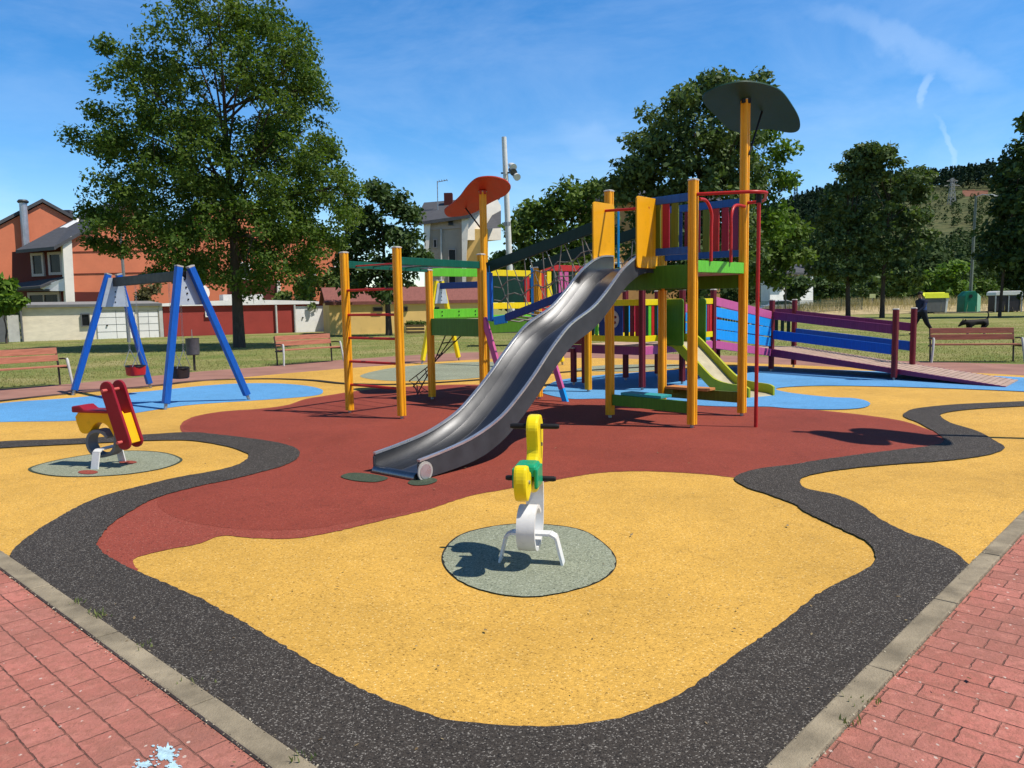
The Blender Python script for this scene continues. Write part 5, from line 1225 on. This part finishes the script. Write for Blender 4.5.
EG = Vector((.85, .527, 0)).normalized(); NG = Vector((EG.y, -EG.x, 0))      # row direction and outward normal
def base(px_, py_=0, Y=None): x, z = W(px_, 311, Y); return Vector((x, Y, 0))
class Face:
    """a vertical wall plane through a point, with a direction; q() gives the point seen at a pixel"""
    def __init__(s, o, e): s.o, s.e = o, Vector(e).normalized(); s.n = Vector((s.e.y, -s.e.x, 0))
    def q(s, x, y, out=0): return Q(x, y, s.o+s.n*out, s.e)
    def poly(s, pts, out=0): return [s.q(x, y, out) for x, y in pts]
    def wall(s, name, pts, th, mat, par, out=0, ground=False):
        P_ = s.poly(pts, out)
        return MB().prism(P_, -s.n*th).build(name, mat, par)
    def win(s, x0, y0, x1, y1, par, frame=m_frame, out=.04, fw=.12, glass=m_glass, bars=0, name='window'):
        c = [s.q(x0, y0, out), s.q(x1, y0, out), s.q(x1, y1, out), s.q(x0, y1, out)]
        z1, z0 = (c[0].z+c[1].z)/2, (c[2].z+c[3].z)/2; a, b = c[0].copy(), c[1].copy(); a.z = b.z = 0; d = (b-a); m = MB()
        zz = Z_
        for p, q_ in ((a+zz*(z1-fw/2), b+zz*(z1-fw/2)), (a+zz*(z0+fw/2), b+zz*(z0+fw/2))): m.beam(p, q_, .16, fw)
        dn = d.normalized()
        for t in [0, 1]+[(k_+1)/(bars+1) for k_ in range(bars)]:
            c_ = a+d*t+dn*(fw/2 if t == 0 else (-fw/2 if t == 1 else 0)); m.obox(c_+zz*(z0+z1)/2, dn*fw*(.5 if t in (0, 1) else .25), s.n*.075, zz*((z1-z0)/2-fw))
        w_ = m.build(name, frame, par)
        g = MB().obox((a+b)/2-s.n*.01+zz*(z0+z1)/2, d/2-dn*fw*.5, s.n*.02, zz*((z1-z0)/2-fw*.5)).build('pane', glass, w_)
        return w_
def slab(name, poly, th, mat, par):
    """roof slope with thickness below"""
    return MB().prism(poly, th).build(name, mat, par)
# --- garages row
GF = Face(v3(G(0, 342.5)), EG)
def gz(pts): return [GF.q(*p) for p in pts]
def ground_pt(px_): p = GF.q(px_, 330); return Vector((p.x, p.y, 0))
def rowbox(name, x0, x1, ytop, depth, mat, par, out=0, z0=0):
    a, b = ground_pt(x0), ground_pt(x1); h0, h1 = GF.q(x0, ytop[0]).z, GF.q(x1, ytop[1]).z; h = (h0+h1)/2
    o = GF.n*out
    return MB().prism([a+o+Z_*z0, b+o+Z_*z0, b+o+Z_*h, a+o+Z_*h], -GF.n*depth).build(name, mat, par), h
g = thing('garage', ground_pt(60), 'low cream brick garage with two white doors and a small dark window', 'garage')
w_, h = rowbox('wall', 21, 162, (308, 304), 5, m_brickw, g)
a, b = ground_pt(19), ground_pt(163); MB().prism([a+GF.n*.15+Z_*(h+.02), b+GF.n*.15+Z_*(h+.02), b-GF.n*5.2+Z_*(h+.22), a-GF.n*5.2+Z_*(h+.22)], (0, 0, .09)).build('roof', M('grey sheet roof', (.24, .235, .225), .7, .15, 2), g)
MB().beam(a+GF.n*.17+Z_*(h+.02), b+GF.n*.17+Z_*(h+.02), .08, .13).build('gutter', m_greyg, g)
for x0, x1 in ((97, 136), (139, 159)):
    d_, _ = rowbox('door', x0, x1, (313, 312), .08, m_whitew, g, .05); m = MB(); a, b = ground_pt(x0), ground_pt(x1)
    for zf in (.25, .5, .75, .98): m.beam(a+GF.n*.055+Z_*1.65*zf, b+GF.n*.055+Z_*1.65*zf, .015, .012)
    for tf in (.01, .5, .99): m.beam(a.lerp(b, tf)+GF.n*.055+Z_*.02, a.lerp(b, tf)+GF.n*.055+Z_*1.62, .015, .012)
    m.build('groove', m_greyg, d_)
    if x0 < 100: MB().tube([a.lerp(b, .26)+GF.n*.05+Z_*.78, a.lerp(b, .26)+GF.n*.12+Z_*.78], .05, 8).build('handle', m_blackp, d_)
GF.win(80.5, 313.5, 89.5, 326.5, g, m_greyg, .05, .05)
MB().tube([ground_pt(22)+GF.n*.08, ground_pt(22)+GF.n*.08+Z_*1.75], .06, 8).build('drainpipe', m_greyg, g)
r = thing('gate', ground_pt(4), 'grey metal gate with white panel left of the cream garage', 'gate')
rowbox('leaf', -14, 7.5, (316, 315), .06, m_greyg, r); rowbox('panel', 8, 20, (315, 315), .08, m_roofw, r, .03); rowbox('hedge_cap', 5, 19, (311, 311), .25, m_benchd, r, .0, 1.55)
s = thing('shed', ground_pt(230), 'long low brick red shed with a pale arched roof and a white door', 'shed')
w_, h = rowbox('wall', 164, 324, (303, 305), 5, m_shed, s)
ps = []; a, b = ground_pt(161), ground_pt(330)
for i in range(13):
    t = i/12; p = a.lerp(b, t)+GF.n*.18; ps.append(p+Z_*(h+.05+.20*math.sin(math.pi*min(1, t*.9+.08))))
low = [Vector((p.x, p.y, h-.06)) for p in ps]
MB().prism(ps+low[::-1], -GF.n*5.6).build('roof', m_whitew, s)
d_, _ = rowbox('door', 296, 324.5, (306, 306), .06, m_whitew, s, .04)
MB().tube([ground_pt(303)+GF.n*.03+Z_*.95, ground_pt(303)+GF.n*.12+Z_*.95], .05, 8).build('handle', m_blackp, d_)
for x in (276.5, 295): MB().tube([ground_pt(x)+GF.n*.1, ground_pt(x)+GF.n*.1+Z_*h], .07, 8).build('downpipe', m_roofw, s)
rowbox('pillar', 325, 329.5, (304, 304), .9, m_shed, s, .8); rowbox('pillar', 160, 163.5, (304, 304), .25, m_roofw, s, .06)
GF.win(205, 311, 213, 317, s, m_whitew, .04, .06)
rowbox('plinth', 164, 325, (336, 334.5), .15, m_conc, s, .12)
x0 = ground_pt(258); r_ = MB().obox(x0-GF.n*4+Z_*(h+.42), EG*1.3, GF.n*.6, Z_*.25).build('roof_box', m_roofw, s)
dd = thing('satellite_dish', GF.q(216.5, 291)-GF.n*5, 'round pale satellite dish above the red shed roof', 'satellite dish')
c = dd.location.copy(); m = MB(); m.tube([c+GF.n*.0, c+GF.n*.06, c+GF.n*.12], [.15, .42, .55], 18); m.build('dish', m_cream, dd, smooth=True); MB().tube([c-Z_*1.2, c], .05, 8).build('mast', m_foot, dd)
# --- terraced houses behind
Hh = thing('terraced_house', base(20, 0, 60), 'terracotta gabled house at the far left with a steel chimney pipe', 'house')
F0 = Face(base(42, 0, 64), (.76, .65, 0)); rid = Vector((-.62, .78, 0))*12
gab = [(-70, 262), (42.5, 203.5), (150, 262), (150, 311), (-70, 311)]
MB().prism(F0.poly(gab), rid).build('wall', m_terra, Hh)
pk, le, re = F0.q(42.5, 202, .25), F0.q(-75, 263.5, .25), F0.q(155, 263.5, .25)
MB().prism([le, pk, pk+rid, le+rid], (0, 0, .28)).build('roof', m_slate, Hh); MB().prism([pk, re, re+rid, pk+rid], (0, 0, .28)).build('roof', m_slate, Hh)
a = F0.q(26, 246, .5); b = F0.q(23, 203, .5); MB().tube([Vector((a.x, a.y, a.z-3)), a, b], .28, 12).build('chimney_pipe', M('steel flue', (.45, .44, .46), .4, .15, 3, metal=.6), Hh)
MB().tube([b, b+Z_*.12, b+Z_*.25], [.36, .42, .3], 12).build('flue_cap', m_steeld, Hh)
MB().obox(F0.q(68.5, 217, -1), Vector((.28, 0, 0)), Vector((0, .28, 0)), Z_*.55).build('vent', m_slate, Hh)
Hb = thing('terraced_house', base(66, 0, 54), 'terracotta house with a slate lean-to roof, two framed upper windows and a white party wall', 'house')
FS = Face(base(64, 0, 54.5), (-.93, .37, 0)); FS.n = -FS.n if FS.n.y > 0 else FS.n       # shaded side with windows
FG = Face(base(71, 0, 54), (.80, .60, 0))                                            # sunlit gable
MB().prism(FG.poly([(72, 240), (88, 229), (128, 203), (178, 240), (178, 311), (72, 311)]), -FG.n*.4).build('wall', m_terra, Hb)
for y in (252, 274): 
    MB().beam(FG.q(72.5, y, .03), FG.q(170, y-2, .03), .04, .05).build('string_course', m_terrad, Hb)
MB().prism(FG.poly([(73, 292), (110, 292), (110, 311), (73, 311)], .05), -FG.n*.04).build('ground_floor', m_terrad, Hb)
bp = MB().prism(FG.poly([(62.5, 243), (71.5, 236), (75.5, 311), (66.5, 311)], .25), -FG.n*.9).build('party_wall', m_cream, Hb)
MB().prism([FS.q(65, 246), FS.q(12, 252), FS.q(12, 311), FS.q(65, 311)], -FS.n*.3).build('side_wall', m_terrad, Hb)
FS.win(31, 253, 43.5, 276.5, Hb, out=.06, fw=.18); FS.win(48, 252, 62, 275, Hb, out=.06, fw=.18); FS.win(28, 292, 60, 312, Hb, out=.06, fw=.2, bars=1)
# slate lean-to roof
ea, eb = FS.q(15.5, 250, .9), FS.q(54, 246.5, 1.1); ug = FG.q(128, 201.5, .3); ul = FS.q(40, 232, -6)
up2 = Q(76, 218, (base(76, 0, 61)), Vector((1, 0, 0)))
MB().prism([ea, eb, FG.q(88, 227.5, .3), up2], (0, 0, -.22)).build('roof', m_slate, Hb)
MB().prism([FG.q(88, 227.5, .3), ug, Q(100, 205, base(100, 0, 62), Vector((1, 0, 0))), up2], (0, 0, -.22)).build('roof', m_slate, Hb)
rr = FG.q(182, 241.5, .3); MB().prism([ug, rr, rr+Vector((-2.5, 7, 0)), ug+Vector((-2.5, 7, 0))], (0, 0, -.22)).build('roof', m_slate, Hb)
MB().prism([FS.q(17, 253, .85), FS.q(55, 249.5, 1.0), FS.q(55, 246.8, 1.0), FS.q(17, 250.3, .85)], (0, 0.1, 0)).build('fascia', m_frame, Hb)
sk = [Q(53, 231, base(53, 0, 58.8), Vector((1, 0, 0))), Q(60, 231.5, base(60, 0, 58), Vector((1, 0, 0))), Q(77, 222, base(77, 0, 58.6), Vector((1, 0, 0))), Q(77, 218.5, base(77, 0, 59), Vector((1, 0, 0)))]
MB().prism(sk, (0, .3, 0)).build('white_parapet', m_whitew, Hb)
# lower canopy roof with a white gable
ca_, cb_ = FS.q(13, 288, 1.2), FS.q(40, 286, 1.4); cc_, cd_ = FS.q(65, 276.5, .2), FS.q(14, 283.5, .1)
MB().prism([ca_, cb_, cc_, cd_], (0, 0, -.16)).build('canopy_roof', m_slate, Hb)
MB().prism([FS.q(38, 287.5, 1.35), FS.q(66, 277.5, .35), FS.q(66.5, 291, .35), FS.q(49, 291, .9)], (.05, .12, 0)).build('canopy_gable', m_whitew, Hb)
MB().prism([FS.q(14, 289, 1.0), FS.q(49, 289, 1.1), FS.q(49, 291, 1.1), FS.q(14, 291, 1.0)], (0, .12, 0)).build('canopy_beam', m_slate, Hb)
Hc = thing('terraced_house', base(230, 0, 66), 'terracotta house block mostly hidden behind the largest tree', 'house')
FC = Face(base(180, 0, 60), EG)
MB().prism(FC.poly([(164, 238), (205, 205), (252, 205), (290, 238), (290, 311), (164, 311)]), -FC.n*9).build('wall', m_terra, Hc)
p0, p1, p2, p3 = FC.q(160, 240, .3), FC.q(205, 203.5, .3), FC.q(252, 203.5, .3), FC.q(294, 240, .3)
for q_ in ((p0, p1), (p1, p2), (p2, p3)): MB().prism([q_[0], q_[1], q_[1]-FC.n*9.6, q_[0]-FC.n*9.6], (0, 0, .25)).build('roof', m_slate, Hc)
MB().prism(FC.poly([(228, 281), (277, 281), (277, 311), (228, 311)], .06), -FC.n*.05).build('porch_wall', m_terrad, Hc)
MB().prism(FC.poly([(277.5, 281), (280.5, 281), (280.5, 311), (277.5, 311)], .3), -FC.n*.4).build('white_pillar', m_cream, Hc)
FC.win(186, 262, 198, 280, Hc, m_whitew); FC.win(238, 262, 250, 280, Hc, m_whitew)
Hd = thing('terraced_house', base(315, 0, 68), 'terracotta gabled house right of the largest tree, above the yellow shed', 'house')
FD = Face(base(300, 0, 72), EG)
MB().prism(FD.poly([(272, 252), (310, 228), (352, 252), (352, 311), (272, 311)]), -FD.n*9).build('wall', m_terra, Hd)
p0, p1, p2 = FD.q(268, 254, .3), FD.q(310, 226.5, .3), FD.q(356, 254, .3)
for q_ in ((p0, p1), (p1, p2)): MB().prism([q_[0], q_[1], q_[1]-FD.n*9.6, q_[0]-FD.n*9.6], (0, 0, .25)).build('roof', m_slate, Hd)
FD.win(309, 266, 316, 276, Hd, m_whitew); FD.win(334, 262, 342, 276, Hd, m_whitew)
# --- yellow shed with maroon roof
FY = Face(base(328, 0, 45.5), (.95, .31, 0))
y_ = thing('shed', base(400, 0, 46.5), 'long low yellow ochre shed with a maroon tiled roof behind the overhead ladder', 'shed')
def fyb(x, y, out=0): return FY.q(x, y, out)
a, b = fyb(330, 330), fyb(492, 330); a.z = b.z = 0; hw_ = fyb(400, 302).z
MB().prism([a, b, b+Z_*hw_, a+Z_*hw_], -FY.n*4.2).build('wall', m_yelw, y_)
e0, e1 = fyb(325, 302, .1), fyb(497, 302, .1); e0.z = e1.z = hw_-.05; rz_ = fyb(400, 290).z+.12
k0, k1 = e0-FY.n*2.2, e1-FY.n*2.2; k0.z = k1.z = rz_; f0, f1 = e0-FY.n*4.4, e1-FY.n*4.4
MB().prism([e0, e1, k1, k0], (0, 0, .12)).build('roof', m_tile, y_); MB().prism([k0, k1, f1, f0], (0, 0, .12)).build('roof', m_tile, y_)
MB().beam(e0, e1, .1, .14).build('gutter', m_tile, y_)
MB().prism([a+Z_*hw_, a+Z_*(rz_-.2)-FY.n*2.1, a+Z_*hw_-FY.n*4.2], (.2, 0, 0)).build('gable', m_tile, y_)
FY.win(373, 307, 382.5, 311.5, y_, m_benchd, .03, .05); FY.win(403.5, 306.5, 407.5, 311.5, y_, m_benchd, .03, .05); FY.win(430, 307, 439, 311.5, y_, m_benchd, .03, .05)
pl = thing('planter', base(415, 0, 44), 'low wooden planter with clipped green plants against the yellow shed', 'planter')
FP = Face(base(415, 0, 44), (1, 0, 0)); a, b = FP.q(406, 331), FP.q(424.5, 331); a.z = b.z = 0; m = MB()
for z in (.12, .3, .48): m.beam(a+Z_*z, b+Z_*z, .05, .13)
m.build('planter_box', M('old timber', (.14, .10, .05), .8, .3, 4), pl)
cl = np.array([[a.x+(b.x-a.x)*t, a.y+.3, .62] for t in np.linspace(.05, .95, 9)]); q_ = leaves(rng, cl, 60, .2, .06); quads_mesh('plants', *q_, lf_bush, pl)
# --- grey apartment block
gb = thing('apartment_block', base(455, 0, 72), 'grey beige apartment block with cream pilasters and a slate roof behind the red leaf roof', 'building')
FB = Face(base(428, 0, 72), (1, .05, 0)); FB2 = Face(base(462, 0, 72.2), (.72, .69, 0))
MB().prism(FB.poly([(428, 222), (464, 217), (464, 311), (428, 311)]), -FB.n*8).build('wall', m_greyw, gb)
MB().prism(FB.poly([(430, 223), (462, 217.5), (462, 228), (430, 230)], .12), -FB.n*.1).build('upper_band', m_frame, gb)
MB().prism(FB.poly([(423.5, 222), (430.5, 222), (428.5, 252), (428.5, 311), (424.5, 311), (424.5, 252)], .5), -FB.n*1.2).build('pilaster', m_cream, gb)
MB().prism(FB.poly([(461.5, 215), (469, 213), (466.5, 256), (465.5, 311), (462.5, 311), (462, 256)], .5), -FB.n*1.2).build('pilaster', m_cream, gb)
MB().prism(FB2.poly([(467, 214), (497, 198.5), (501, 206), (501, 240), (478, 240), (466.5, 240)]), -FB2.n*6).build('gable_wall', m_cream, gb)
MB().prism(FB.poly([(466, 229), (488, 229), (488, 311), (466, 311)], -1.2), -FB.n*5).build('ochre_wall', m_yelw, gb)
r0, r1_, r2_, r3 = FB.q(414, 222.5, .8), FB.q(470, 214.5, .8), Q(500, 196, base(500, 0, 78), Vector((1, 0, 0))), Q(424, 202.5, base(424, 0, 79), Vector((1, 0, 0)))
MB().prism([r0, r1_, r2_, r3], (0, 0, -.3)).build('roof', m_slate, gb)
MB().prism([Q(484, 229, base(484, 0, 71), Vector((1, 0, 0))), Q(501, 228, base(501, 0, 72), Vector((1, 0, 0))), Q(501, 211, base(501, 0, 75), Vector((1, 0, 0))), Q(492, 216, base(492, 0, 74), Vector((1, 0, 0)))], (0, .3, .1)).build('lower_roof', m_slate, gb)
c0_, c1_ = Q(444.5, 204, base(444, 0, 77), Vector((1, 0, 0))), Q(452.5, 194.5, base(452, 0, 77), Vector((1, 0, 0)))
MB().box(((c0_.x+c1_.x)/2, 77, (c0_.z+c1_.z)/2-.3), (c1_.x-c0_.x, 1.0, abs(c1_.z-c0_.z)+.8)).build('chimney', m_terrad, gb)
FB.win(448, 220.5, 453.5, 225.5, gb, m_greyg, .2, .06); FB.win(433, 239, 437, 248, gb, m_frame, .06, .08); FB.win(448, 249, 456, 262, gb, m_frame, .06, .08); FB.win(433, 262, 438, 276, gb, m_frame, .06, .08); FB.win(448, 272, 456, 284, gb, m_frame, .06, .08)
MB().tube([FB.q(441, 229, .15), FB.q(441, 300, .15)], .10, 8).build('downpipe', m_roofw, gb)
an = MB(); p, q_ = Q(438, 221, base(438, 0, 75), Vector((1, 0, 0))), Q(437.3, 181, base(437, 0, 75), Vector((1, 0, 0))); an.tube([p-Z_*1, q_], .05, 6)
s2 = Q(447.5, 180, base(447, 0, 75), Vector((1, 0, 0))); an.tube([q_-Z_*.1, s2], .035, 6)
for t in (.2, .45, .7, .95): c = q_.lerp(s2, t); an.tube([c-Vector((0, .5, 0)), c+Vector((0, .5, 0))], .025, 5)
an.build('antenna', m_foot, gb)
# --- ochre house behind the bushy tree
ob = thing('house', base(640, 0, 70), 'ochre house with a slate roof half hidden behind the yellow slide guard and bushy tree', 'house')
FO = Face(base(600, 0, 70), (1, .03, 0))
MB().prism(FO.poly([(590, 197), (720, 200), (720, 311), (590, 311)]), -FO.n*8).build('wall', M('ochre orange render', (.56, .30, .12), .85, .1, .7, bump=.1, bscale=20), ob)
r0, r1_ = FO.q(586, 198, .7), FO.q(726, 201, .7); r3, r2_ = Q(604, 187, base(604, 0, 75), Vector((1, 0, 0))), Q(712, 189, base(712, 0, 75), Vector((1, 0, 0)))
MB().prism([r0, r1_, r2_, r3], (0, 0, -.25)).build('roof', m_slate, ob)
for x in (612, 640, 668): FO.win(x, 262, x+9, 280, ob, m_whitew)
# --- white house on the right
wh = thing('house', base(795, 0, 118), 'white house with slate roofs between the trees on the right', 'house')
FW = Face(base(800, 0, 118), (.85, .5, 0))
MB().prism(FW.poly([(770, 279), (786, 279), (786, 271), (813, 272), (813, 311), (770, 311)]), (1.5, 9, 0)).build('wall', m_whitew, wh)
r0, r1_ = FW.q(784, 272, .8), FW.q(816, 273, .8); r3, r2_ = Q(793, 262.5, base(793, 0, 124), Vector((1, 0, 0))), Q(810, 263, base(810, 0, 124), Vector((1, 0, 0)))
MB().prism([r0, r1_, r2_, r3], (0, 0, -.3)).build('roof', m_slate, wh)
r0, r1_ = FW.q(768, 280, .8), FW.q(787, 280, .8); MB().prism([r0, r1_, r1_+Vector((0, 5, 1.8)), r0+Vector((0, 5, 1.8))], (0, 0, -.3)).build('roof', m_slate, wh)
cx, cz = W(806, 263, 121); MB().box((cx, 121, cz+.3), (1.0, .8, 2.4)).build('chimney', m_slate, wh)
for x in (788.5, 794.5, 800.5, 806.5): FW.win(x, 275, x+3.4, 279.5, wh, m_frame, .05, .08)
for x in (773, 779): FW.win(x, 284, x+3.5, 290, wh, m_frame, .05, .08)
# --- mesh fence, sign, parked car
fe = thing('mesh_fence', base(815, 0, 80), 'green wire mesh fence along the road below the white house', 'fence')
p0, p1 = base(757, 0, 80), base(862, 0, 80); hf = 1.45; m = MB(); n = 150
for i in range(n+1): p = p0.lerp(p1, i/n); m.obox(p+Z_*hf/2, Vector((.011, 0, 0)), Vector((0, .006, 0)), Z_*hf/2)
for i in range(9): m.beam(p0+Z_*(.06+i*.17), p1+Z_*(.06+i*.17), .012, .018)
m_fgrn = M('fence green', (.03, .085, .07), .5, .2, 4); m.build('wire_mesh', m_fgrn, fe)
for i in range(6): p = p0.lerp(p1, i/5); MB().tube([p, p+Z_*(hf+.1)], .04, 8).build('post', m_fgrn, fe)
sg = thing('sign', base(872.5, 0, 82), 'small pale yellow green sign between the two dark tree trunks', 'sign')
sx, sz = W(872.5, 296, 82); MB().box((sx, 82, sz), (.62, .04, .42)).build('sign_plate', M('pale yellow sign', (.55, .60, .28), .5, .1, 4), sg, bevel=.01); MB().tube([(sx, 82.04, 0), (sx, 82.04, sz+.15)], .03, 6).build('pole', m_foot, sg)
cr_ = thing('parked_car', base(780, 0, 92), 'pale silver car parked behind the mesh fence below the white house', 'car')
cx = base(780, 0, 92).x; bp_ = [(-2.1, .35), (-2.12, .75), (-1.95, .92), (-1.3, .98), (-.75, 1.42), (.75, 1.46), (1.55, 1.02), (2.05, .86), (2.12, .55), (2.08, .32)]
m_car = M('silver car paint', (.55, .56, .58), .3, .05, 2, metal=.3)
MB().prism([(cx+x, 91.2, z) for x, z in catmull(bp_, 3)], (0, 1.6, 0)).build('body', m_car, cr_, bevel=.05)
MB().prism([(cx+x, 91.19, z) for x, z in ((-1.15, 1.0), (-.7, 1.36), (.7, 1.39), (1.35, 1.02))], (0, .02, 0)).build('window', m_glass, cr_)
for x in (-1.3, 1.3): MB().tube([(cx+x, 91.12, .32), (cx+x, 91.35, .32)], .32, 18).build('wheel', m_blackp, cr_)
# --- pylons on the hill
def lattice(name, label, px_, ybot, ytop, Y, wb, wt, arms):
    x, z0 = W(px_, ybot, Y); _, z1 = W(px_, ytop, Y); a = x/Y; z0 = min(z0, hillz(a, Y)); r = thing(name, (x, Y, z0), label, 'pylon'); m = MB(); t_ = .13*Y/400
    cs = [(-1, -1), (1, -1), (1, 1), (-1, 1)]
    def pt(i, t): w_ = (wb+(wt-wb)*t)/2; return Vector((x+cs[i][0]*w_, Y+cs[i][1]*w_, z0+(z1-z0)*t))
    for i in range(4): m.tube([pt(i, 0), pt(i, 1)], t_, 5)
    n = 9
    for k_ in range(n):
        for i in range(4): m.tube([pt(i, k_/n), pt((i+1) % 4, (k_+1)/n)], t_*.6, 4); m.tube([pt((i+1) % 4, k_/n), pt(i, (k_+1)/n)], t_*.6, 4)
    m.build('lattice', m_pyl, r)
    for t, l in arms:
        am = MB(); c = Vector((x, Y, z0+(z1-z0)*t)); am.tube([c-Vector((l, 0, 0)), c+Vector((l, 0, 0))], t_*.8, 5); am.tube([c-Vector((l, 0, 0)), c+Z_*1.2, c+Vector((l, 0, 0))], t_*.5, 4); am.build('cross_arm', m_pyl, r)
m_pyl = M('pale galvanised lattice', (.36, .35, .33), .6, .1, 1)
m_pyl2 = M('blue grey lattice', (.10, .14, .2), .6, .1, 1)
lattice('pylon', 'pale lattice electricity pylon standing on the hillside clearing', 951, 217, 178, 430, 4.2, .9, ((.80, 4.2), (.92, 3.0)))
m_pyl = m_pyl2
lattice('antenna_mast', 'thin bluish lattice antenna mast on the wooded ridge', 795.5, 206, 180, 560, 2.2, 1.6, ((.95, 1.8), (.7, 1.6)))
